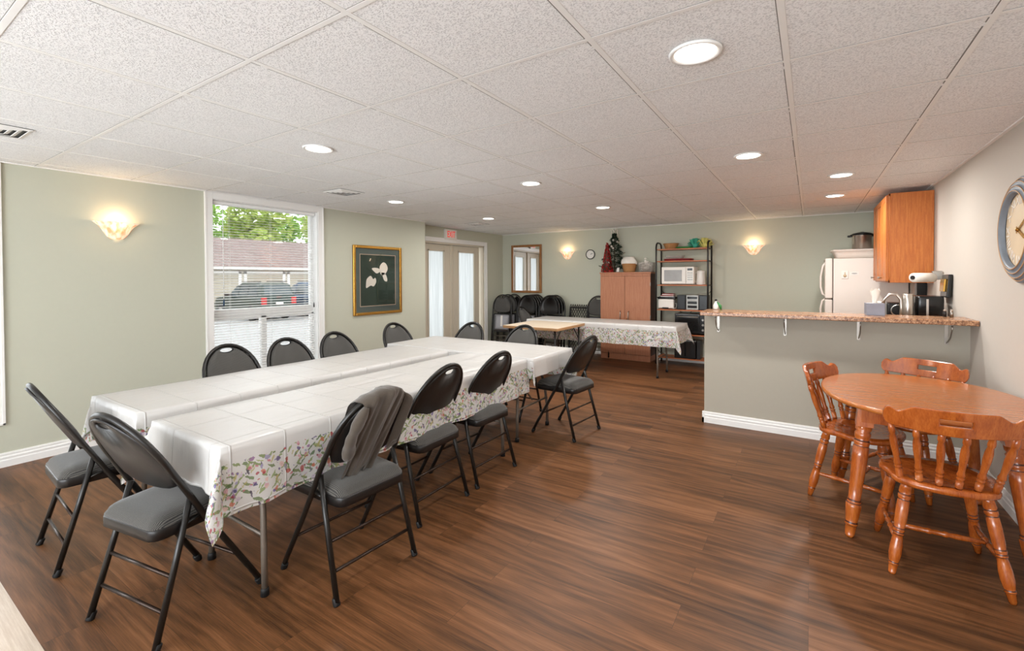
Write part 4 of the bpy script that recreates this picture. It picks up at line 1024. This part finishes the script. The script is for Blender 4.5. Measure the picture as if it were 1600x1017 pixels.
for s, lb in ((-1, 'left black speaker of the stereo on the fourth rack shelf'), (1, 'right black speaker of the stereo on the fourth rack shelf')):
    t = thing('speaker', lb, 'speaker', (RX+.155+s*.165, RY-.02, .896), group='stereo speakers on the rack')
    b = B(); b.box(-.066, .066, -.09, .09, 0, .235); link('cabinet', b, 'black_plastic', t, .006)
    b = B(); b.box(-.057, .057, -.098, -.09, .012, .222); link('grille', b, 'black_plastic', t, .006)
t = thing('stereo', 'silver compact stereo between its two speakers on the fourth rack shelf', 'stereo', (RX+.155, RY-.02, .896))
b = B(); b.box(-.094, .094, -.085, .1, 0, .235); link('body', b, 'silver_plastic', t, .006)
b = B(); b.box(-.075, .075, -.088, -.084, .175, .21); link('display', b, 'dark_glass', t)
for z in (.03, .095):
    b = B(); b.box(-.07, .07, -.089, -.084, z, z+.04); link('cassette_door', b, 'dark_glass', t, .002)
for x in (-.045, 0, .045):
    b = B(); b.turn((x, -.085, .155), (x, -.098, .155), [(0, .011), (1, .010)], 14); link('knob', b, 'silver_plastic', t)
b = B(); b.tube([(.06, 0, .235), (.10, 0, .262), (.24, 0, .265), (.24, -.02, .25)], .004, 6); link('antenna', b, 'steel', t)
t = thing('toaster_oven', 'black toaster oven with glass door on the fifth rack shelf', 'toaster oven', (RX+.13, RY-.03, .506))
b = B(); b.box(-.23, .24, -.13, .14, .015, .33); link('body', b, 'black_plastic', t, .01)
b = B(); b.box(-.215, .15, -.142, -.13, .03, .315); d = link('door', b, 'black_plastic', t, .005)
b = B(); b.box(-.19, .125, -.146, -.141, .07, .26); link('door_glass', b, 'dark_glass', d)
b = B(); b.tube([(-.19, -.145, .285), (-.19, -.17, .285), (.125, -.17, .285), (.125, -.145, .285)], .007, 8); link('handle', b, 'steel', d)
for k, z in enumerate((.08, .16, .24)):
    b = B(); b.turn((.195, -.13, z), (.195, -.15, z), [(0, .02), (.6, .018), (1, .014)], 14); link('knob', b, 'silver_plastic', t)
t = thing('black_box', 'black boxy appliance on the lowest rack shelf', 'appliance', (RX+.08, RY-.02, .121))
b = B(); b.box(-.19, .14, -.13, .12, 0, .29); link('body', b, 'black_plastic', t, .012)
b = B(); b.box(-.17, .06, -.135, -.13, .04, .26); link('front_panel', b, 'dark_glass', t, .003)
b = B(); b.box(.145, .20, -.1, .1, 0, .29); tag(link('dark_panel', b, 'vinyl_black', t, .004), '', '') if False else link('side_vent', b, 'vinyl_black', t, .004)
# lattice gate leaning between stacked chairs and single chair
t = thing('lattice_gate', 'dark lattice gate with scalloped top leaning on the wall between folded chairs', 'gate', (-3.62, 7.80, 0)); t.rotation_euler = (R(-5), 0, 0)
b = B(); W_, Z_ = .2, .90
b.box(-W_, W_, 0, .02, Z_-.06, Z_-.035); b.box(-W_, W_, 0, .02, .02, .045); b.box(-W_, -W_+.025, 0, .02, .02, Z_-.04); b.box(W_-.025, W_, 0, .02, .02, Z_-.04); link('frame', b, 'vinyl_black', t, .002)
b = B()
for i in range(-14, 5):
    for s in (-1, 1):
        pts = []
        for q in range(0, 49):
            z = .05+q*.0175; x = (i*.05+(z-.05)*.55)*s
            if abs(x) < W_-.02 and z < Z_-.06: pts.append((x, .01, z))
        if len(pts) > 2: b.tube([pts[0], pts[-1]], .006, 5)
link('lattice', b, 'vinyl_black', t)
b = B()
for k in range(9): x = -W_+.02+k*.045; b.tube([(x-.016, .01, Z_-.045), (x-.010, .01, Z_-.01), (x, .01, Z_), (x+.010, .01, Z_-.01), (x+.016, .01, Z_-.045)], .007, 5); b.ball((x, .01, Z_+.008), .012)
link('scallops', b, 'vinyl_black', t)

# ================================================================== WALL THINGS
def sconce(loc, rz, label):
    t = thing('wall_sconce', label, 'wall lamp', loc, rz, 'marbled glass wall sconces')
    prof = [(-.148, .02), (-.143, .042), (-.125, .065), (-.095, .085), (-.06, .103), (-.03, .125), (-.01, .15), (0, .162), (.003, .158), (-.02, .125), (-.08, .082), (-.125, .05)]
    b = B(); b.lathe((0, 0, 0), prof, 30, PI, 2*PI, 1, .62, rib=.012, nr=26); link('glass_shade', b, 'sconce', t)
    b = B(); b.box(-.05, .05, -.008, -.001, -.12, -.02); link('wall_plate', b, 'nickel', t, .002)
    point('bulb_light', (0, -.078, -.012), 2.9, (1, .7, .42), .03, t)
    return t
sconce((XL, 1.49, 1.915), R(90), 'lit bowl sconce on the green wall left of the window')
sconce((-3.915, YB, 1.915), 0, 'lit bowl sconce on back wall between mirror and small clock')
sconce((-.738, YB, 1.905), 0, 'lit bowl sconce on the back wall between rack and refrigerator')
# mirror
n = N('mirror_silver'); n.col((.9, .9, .9, 1)); n.set(Metallic=1., Roughness=.02); M['mirror'] = n.m
t = thing('wall_mirror', 'rectangular wood-framed mirror reflecting the glass doors', 'mirror', (-4.82, YB-.024, 1.595), R(3.6))
def frame_rect(b, hw, hh, w_, y0, y1):
    b.box(-hw, -hw+w_, y0, y1, -hh, hh); b.box(hw-w_, hw, y0, y1, -hh, hh); b.box(-hw+w_, hw-w_, y0, y1, hh-w_, hh); b.box(-hw+w_, hw-w_, y0, y1, -hh, -hh+w_); return b
link('frame', frame_rect(B(), .345, .485, .045, -.03, -.002), 'mirror_wood', t, .006)
b = B(); b.box(-.305, .305, -.016, -.012, -.445, .445); link('mirror_glass', b, 'mirror', t)
# small wall clock
t = thing('small_wall_clock', 'small round grey-rimmed clock beside the sconce on the back wall', 'clock', (-3.435, YB, 1.845)); t.rotation_euler = (0, 0, 0)
b = B(); rs = [[(r*math.cos(a), y, r*math.sin(a)) for a in [2*PI*k/40 for k in range(40)]] for r, y in ((.09, -.002), (.092, -.03), (.082, -.036), (.076, -.028))]; b.rings(rs, cap=False); link('rim', b, simple('dark_grey_rim', '54544F', .35), t)
b = B(); b.rings([[(.077*math.cos(a), y, .077*math.sin(a)) for a in [2*PI*k/40 for k in range(40)]] for y in (-.012, -.02)]); link('dial', b, 'white_plastic', t)
b = B(); b.box(-.002, .002, -.024, -.022, 0, .045, Matrix.Rotation(R(60), 4, 'Y')); link('hour_hand', b, 'black_plastic', t)
b = B(); b.box(-.0015, .0015, -.026, -.024, 0, .06, Matrix.Rotation(R(75), 4, 'Y')); link('minute_hand', b, 'black_plastic', t)
# large wall clock on the right wall (local: x->world -X outwards)
t = thing('large_wall_clock', 'large round clock with ridged blue-grey frame on the right wall', 'clock', (XR, 3.735, 1.678))
def disc(rs, yq=0):
    return [[(-x, r*math.cos(a), r*math.sin(a)) for a in [2*PI*k/72 for k in range(72)]] for r, x in rs]
M['clock_rim'] = simple('weathered_blue_grey_rim', '737B84', .5, var=.2, scale=14)
b = B(); b.rings(disc([(.30, .003), (.30, .02), (.292, .028), (.284, .024), (.278, .036), (.268, .042), (.26, .034), (.252, .046), (.242, .052), (.234, .044), (.228, .054), (.218, .058), (.21, .048), (.206, .03)]), cap=False); link('ridged_frame', b, 'clock_rim', t)
b = B()
for rr_, hh in ((.273, .0405), (.247, .0505), (.222, .0575), (.289, .0275)): b.tube([(-hh, rr_*math.cos(a), rr_*math.sin(a)) for a in [2*PI*k/72 for k in range(72)]], .0028, 6, True)
link('tan_ridges', b, 'tan_edge', t)
b = B(); b.rings(disc([(.21, .018), (.21, .026)])); link('dial', b, simple('aged_tan_dial', 'D8C2A2', .5, var=.12, scale=6), t)
ROM = ['XII', 'I', 'II', 'III', 'IIII', 'V', 'VI', 'VII', 'VIII', 'IX', 'X', 'XI']
for k, s in enumerate(ROM):
    a = -k*PI/6; y, z = -.165*math.sin(a), .165*math.cos(a)
    mt = (Matrix.Rotation(-PI/2, 3, 'Z') @ Matrix.Rotation(PI/2, 3, 'X') @ Matrix.Rotation(a, 3, 'Z')).to_euler()
    text_mesh('numeral', s, .07, 'white_cloth', t, (-.0275, -y if 1 else y, z), mt, .0008)
M['brass_hand'] = M['gold']
for nm, L_, w_, a in (('hour_hand', .10, .009, 118), ('minute_hand', .15, .006, 62)):
    b = B(); b.box(-.032, -.030, -w_, w_, -.03, L_, Matrix.Rotation(R(a), 4, 'X')); b.ball((-.031, 0, 0), .012); link(nm, b, 'gold', t)
# framed picture of white flowers
t = thing('framed_flower_picture', 'gilt-framed picture of white flowers on dark green ground', 'picture', (XL, 4.395, 1.39), R(90))
b = B(); frame_rect(b, .43, .478, .04, -.03, -.001); link('frame', b, 'gold', t, .008, 3)
b = B(); b.box(-.395, .395, -.012, -.004, -.44, .44); link('mat_board', b, simple('slate_green_mat', '5F6B66', .8, var=.03), t)
b = B(); frame_rect(b, .318, .36, .008, -.0135, -.0115); link('inner_fillet', b, simple('pink_fillet', 'D9BFA8', .6), t)
b = B(); b.box(-.31, .31, -.0130, -.012, -.352, .352); link('print', b, simple('dark_green_print', '33443A', .8, var=.35, scale=5), t)
def blob(pts, y=-.0142):
    bm = B(); c = Vector((sum(p[0] for p in pts)/len(pts), y, sum(p[1] for p in pts)/len(pts))); n_ = len(pts); vs = []
    for i in range(n_):
        for q in range(4):
            f = q/4; p0, p1, p2, p3 = pts[i-1], pts[i], pts[(i+1) % n_], pts[(i+2) % n_]
            h = lambda a, b_, c_, d: .5*((2*b_)+(-a+c_)*f+(2*a-5*b_+4*c_-d)*f*f+(-a+3*b_-3*c_+d)*f**3)
            vs.append((h(p0[0], p1[0], p2[0], p3[0]), y, h(p0[1], p1[1], p2[1], p3[1])))
    r0 = vs; bm.rings([[(v[0], y+.0008, v[2]) for v in r0], r0, [tuple(c+(Vector(v)-c)*.05) for v in r0]], smooth=False, cap=True); return bm
M['petal'] = simple('ivory_petals', 'F4EEE2', .8, var=.05, scale=10)
# picture pixels (782 px crop = 100 photo px) -> local: u from -.43 to .43 over crop 90..675, v from frame
def pp(x, y): return ((x-383)/585*.86*1.0, (.478-(y-100)/850*.956))
for nm, ps in (('upper_petal', [(400, 350), (440, 300), (480, 320), (498, 380), (470, 440), (425, 460), (400, 420)]), ('left_petal', [(305, 380), (340, 370), (385, 378), (405, 410), (365, 440), (330, 415)]), ('lower_petal', [(420, 430), (465, 440), (490, 500), (488, 540), (455, 530), (435, 480)]),
               ('lower_flower', [(245, 510), (290, 470), (320, 510), (345, 495), (355, 545), (325, 600), (290, 590), (240, 620), (235, 580)])):
    link(nm, blob([pp(*p) for p in ps]), 'petal', t)
b = B(); ps = [pp(*p) for p in ((425, 460), (385, 520), (365, 600), (370, 700), (375, 800))]; b.tube([(x, -.0138, z) for x, z in ps], .006, 6, flat=.2)
ps = [pp(*p) for p in ((330, 480), (300, 420), (240, 365))]; b.tube([(x, -.0138, z) for x, z in ps], .004, 6, flat=.2)
ps = [pp(*p) for p in ((395, 380), (390, 250), (420, 190))]; b.tube([(x, -.0138, z) for x, z in ps], .004, 6, flat=.2)
link('stems', b, simple('olive_stem', '4E5C44', .8), t)
b = B(); b.box(-.392, .392, -.018, -.0165, -.44, .44)
pg = M['glass'].copy(); pg.name = 'picture_glass_pane'; pg.node_tree.nodes['Fresnel'].inputs[0].default_value = 1.22; link('picture_glass', b, pg, t)
# exit sign
t = thing('exit_sign', 'red and white EXIT sign above the glass double doors', 'sign', (XD+.012, 6.285, 2.185))
b = B(); b.box(-.012, .03, -.155, .155, -.085, .095); link('housing', b, 'white_plastic', t, .006)
M['exit_red'] = emis('lit_red_letters', (1, .05, .04, 1), .55, 'D0201C')
o = text_mesh('lettering', 'EXIT', .16, 'exit_red', t, (.0315, 0, .004), (PI/2, 0, PI/2), .001); o.scale = (.66, 1, 1)

# ================================================================== CEILING FIXTURES
DL = [((-.385, 1.925), 'largest lit downlight, above the aisle near the camera'), ((-.385, 3.77), 'lit downlight above the bar side of the aisle, behind the nearest one'),
      ((.222, 4.95), 'lit downlight over the bar, the nearer of the kitchen pair'), ((.222, 6.165), 'lit downlight deeper in the kitchen, left of wall cupboard'),
      ((-2.82, 1.915), 'lit downlight above the near part of the covered tables'), ((-2.21, 3.73), 'lit downlight above the far end of the covered tables'),
      ((-2.21, 5.52), 'lit downlight above the bare square table'), ((-4.04, 3.745), 'lit downlight near the wall, before flower picture'), ((-4.04, 5.57), 'lit downlight near the exit doors'),
      ((-2.21, 7.39), None), ((-.385, 7.39), None), ((-.385, .076), None), ((-2.21, .076), None), ((-4.04, 1.3), None), ((-1.0, -1.5), None), ((-3.4, -1.5), None)]
dl0 = None
for i, ((x, y), lb) in enumerate(DL):
    if lb is None:
        continue
    t = thing('downlight', lb, 'ceiling light', (x, y, ZC), group='round downlights in the ceiling')
    b = B(); b.lathe((0, 0, 0), [(.004, .100), (-.004, .099), (-.006, .092), (-.003, .08), (.004, .076)], 36); link('trim_ring', b, 'trim', t)
    b = B(); b.lathe((0, 0, 0), [(.003, .077), (-.001, .077), (-.0015, .04), (-.002, .002)], 32); link('diffuser', b, 'led', t)
    area('led_light', (0, 0, -.012), (0, 0, 0), .15, LAMP*(1.0, 1.0, 1.1, 1.2, .7, .9, 1.35, .45, 1.0)[i], (1, .98, .95), t)
def vent(x, y, label):
    t = thing('ceiling_vent', label, 'air vent', (x, y, ZC), group='square ceiling air vents')
    b = B()
    for k, h in enumerate((.15, .112, .078, .044)):
        zz = -.002-.0*k; w_ = .012
        b.rings([[(sx*h, sy*h, zz+.004) for sx, sy in ((-1, -1), (1, -1), (1, 1), (-1, 1))], [(sx*(h-.020), sy*(h-.020), zz-.004) for sx, sy in ((-1, -1), (1, -1), (1, 1), (-1, 1))], [(sx*(h-.022), sy*(h-.022), zz-.002) for sx, sy in ((-1, -1), (1, -1), (1, 1), (-1, 1))]], cap=False, smooth=False)
    link('louvres', b, 'trim', t)
    b = B(); b.box(-.148, .148, -.148, .148, .003, .0055); link('duct_opening', b, 'vinyl_black', t)
vent(-4.04, 3.03, 'square white air vent in the ceiling above the window'); vent(-4.62, 6.05, 'square air vent in the ceiling before the exit doors'); vent(-4.02, .60, 'square air vent at left edge, nearest the camera')

# ================================================================== OUTSIDE
b = B(); b.box(-60, XD-.3, -30, 60, -.6, -.5); struct('ground', b, 'asphalt')
GX_ = -28
t = thing('garage_building', 'long beige garage block with shingled roof across the parking lot', 'building', (GX_, 15, -.5))
b = B(); b.box(-7, 0, -14, 16, 0, 2.55); link('wall', b, 'siding', t)
b = B(); b.rings([[(.45, y, 2.62), (.45, y, 2.5), (-3.6, y, 4.35), (-7.4, y, 2.5), (-7.4, y, 2.62), (-3.6, y, 4.55)] for y in (-14.4, 16.4)], smooth=False); link('roof', b, 'roof', t)
b = B(); b.box(.42, .54, -14.4, 16.4, 2.46, 2.6); link('gutter', b, simple('pale_gutter', 'C9C4B8', .5), t)
M['garage_door'] = simple('cream_garage_door', 'A9A190', .7, var=.02); M['garage_trim'] = simple('white_garage_trim', 'E8E6E0', .6, var=.02)
for k in range(-5, 5):
    y = .3+k*2.67; 
    if k < -1 or k > 2: continue
    b = B()
    for q in range(8): b.box(.0, .03, y-1.1, y+1.1, .02+q*.275, .285+q*.275)
    d = link('garage_door', b, 'garage_door', t, .01)
    b = B(); b.box(.0, .05, y-1.26, y-1.1, 0, 2.36); b.box(0, .05, y+1.1, y+1.26, 0, 2.36); b.box(0, .05, y-1.26, y+1.26, 2.22, 2.36); link('door_trim', b, 'garage_trim', d)
    b = B(); b.box(.03, .06, y-.1, y+.1, .3, .34); link('handle', b, 'black_plastic', d)
def car(name, loc, paint, label, suv=True):
    """local: nose towards -X, rear face at x=0"""
    t = thing(name, label, 'car', loc); hw = .86
    def sec(x, zb, zm, zt, w1, w2):
        return [(x, -w1*.96, zb), (x, -w1, zb+.15), (x, -w1, zm-.1), (x, -w1*.95, zm), (x, -w2, zt-.03), (x, -w2*.9, zt), (x, w2*.9, zt), (x, w2, zt-.03), (x, w1*.95, zm), (x, w1, zm-.1), (x, w1, zb+.15), (x, w1*.96, zb)]
    S = [(0, .45, 1.05, 1.08, .80, .78), (-.04, .38, 1.08, 1.25, .84, .70), (-.25, .34, 1.1, 1.68, hw, .66), (-.7, .34, 1.1, 1.73, hw, .66), (-2.0, .34, 1.08, 1.72, hw, .66), (-2.35, .34, 1.06, 1.62, hw, .65), (-3.0, .34, 1.04, 1.10, hw, .76), (-4.1, .36, .98, 1.02, .84, .74), (-4.4, .42, .80, .84, .78, .7), (-4.45, .5, .7, .72, .7, .66)]
    b = B(); b.rings([sec(*s) for s in S], smooth=False); link('body', b, paint, t, .03)
    b = B()
    for s in (-1, 1):
        for x0, x1, t0, t1 in ((-.33, -1.15, -.42, -1.15), (-1.22, -1.95, -1.22, -1.95), (-2.02, -2.85, -2.02, -2.38)):
            y1, y2 = s*(hw*.955+.006), s*(.675+.004)
            z1, z2 = 1.12, 1.62 if t1 > -2.3 else 1.56
            b.rings([[(x0, y1, z1), (x1, y1, z1), (t1, y2, z2), (t0, y2, z2)], [(x0, y1-s*.02, z1), (x1, y1-s*.02, z1), (t1, y2-s*.02, z2), (t0, y2-s*.02, z2)]], smooth=False)
    link('side_windows', b, 'car_glass', t)
    b = B(); b.rings([[(.005, -.68, 1.16), (.005, .68, 1.16), (-.2, .58, 1.6), (-.2, -.58, 1.6)], [(-.03, -.68, 1.16), (-.03, .68, 1.16), (-.24, .58, 1.6), (-.24, -.58, 1.6)]], smooth=False); link('rear_window', b, 'car_glass', t)
    for s in (-1, 1):
        b = B(); b.box(-.10, .015, s*.70-.11, s*.70+.14*(1 if s > 0 else 1), .72, 1.08); link('tail_lamp', b, 'tail', t, .02)
        b = B(); b.tube([(-.4, s*.6, 1.78), (-2.1, s*.6, 1.78)], .02, 6); link('roof_rail', b, 'vinyl_black', t)
        b = B(); b.box(-2.62, -2.78, min(s*.88, s*1.08), max(s*.88, s*1.08), 1.08, 1.22); link('wing_mirror', b, 'vinyl_black', t, .02)
        for x in (-.85, -3.55):
            b = B(); b.turn((x, s*.66, .35), (x, s*.875, .35), [(0, .33), (.1, .35), (.9, .35), (1, .32)], 24); wl = link('wheel', b, 'rubber', t)
            b = B(); b.turn((x, s*.85, .35), (x, s*.885, .35), [(0, .22), (1, .2)], 20); link('hubcap', b, 'silver_plastic', wl)
    b = B(); b.box(-.05, .06, -.8, .8, .42, .62); link('bumper', b, 'silver_plastic', t, .03)
    b = B(); b.box(.0, .07, -.16, .16, .72, .86); link('number_plate', b, 'white_plastic', t)
    b = B(); b.box(-.02, .0, -.12, .12, 1.02, 1.1) ; link('high_stop_lamp', b, 'tail', t)
car('parked_suv', (-20.4, 11.78, -.5), 'car_green', 'dark green estate-style four-by-four parked outside, seen through the window blind')
car('parked_car', (-20.0, 14.35, -.5), 'car_blue', 'blue car parked right of the dark green one outside')
def tree(loc, r, h, mat, label, seed, nleaf=2600, trunk=True):
    rn = random.Random(seed); t = thing('leafy_tree', label, 'tree', loc, 0, 'trees behind the garages'); b = B()
    cs = [(Vector((rn.uniform(-r, r)*.6, rn.uniform(-r, r)*.8, h*rn.uniform(.35, .85))), r*rn.uniform(.35, .6)) for _ in range(16)]
    for k in range(nleaf):
        c, q = rn.choice(cs); d = Vector((rn.gauss(0, 1), rn.gauss(0, 1), rn.gauss(0, 1))).normalized(); p = c+d*q*rn.uniform(.7, 1.08)
        n = Vector((rn.gauss(0, 1), rn.gauss(0, 1), rn.gauss(0, 1))).normalized(); a, e = frame_of(n); s = rn.uniform(.14, .3)
        v = [b.bm.verts.new(p+a*x*s+e*y*s*.7) for x, y in ((-1, -.3), (0, -1), (1, -.2), (.2, 1))]; b.bm.faces.new(v)
    link('crown', b, mat, t)
    b = B(); b.tube([(0, 0, 0), (.1, .05, h*.3), (0, -.1, h*.6)], [.22, .17, .08], 8); link('trunk', b, 'bark', t)
    return t
TL = ['bright green leafy tree behind the garage roof, at the left of window view', 'dense green tree behind garage roof, second from left in window view', 'lighter yellow-green tree behind garage roof, mid window view', 'green leafy tree behind garage roof, right part of window view', 'yellow-green tree behind the garage roof, at right edge of window view', 'green tree far left behind the garage, partly cut off']
for i, (y, r, h, mt) in enumerate(((14.6, 2.3, 9.2, 'leaf_a'), (17.6, 2.4, 8.6, 'leaf_a'), (20.6, 2.2, 9.0, 'leaf_b'), (23.4, 2.4, 8.2, 'leaf_a'), (26.4, 2.3, 8.8, 'leaf_b'), (11.4, 2.4, 8.6, 'leaf_a'))):
    tree((-38.6-(i % 2)*6.2, y+(i % 2)*1.5, -.5), r*(1+.25*(i % 2)), h*(1+.1*(i % 2)), mt, TL[i], 20+i)
# thin pale wood-grained sheet beyond the plank joint at the lower left
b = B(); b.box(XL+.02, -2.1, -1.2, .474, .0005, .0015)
M['pale_patch'] = wood('pale_wood_grain', 'B9A48F', 'C8B5A2', 'D6C6B5', .4, 'X', 25)
tag(link('floor_surface', b, 'pale_patch'), 'pale wood-look patch on the floor at lower left corner beside the dark planks', 'mat')
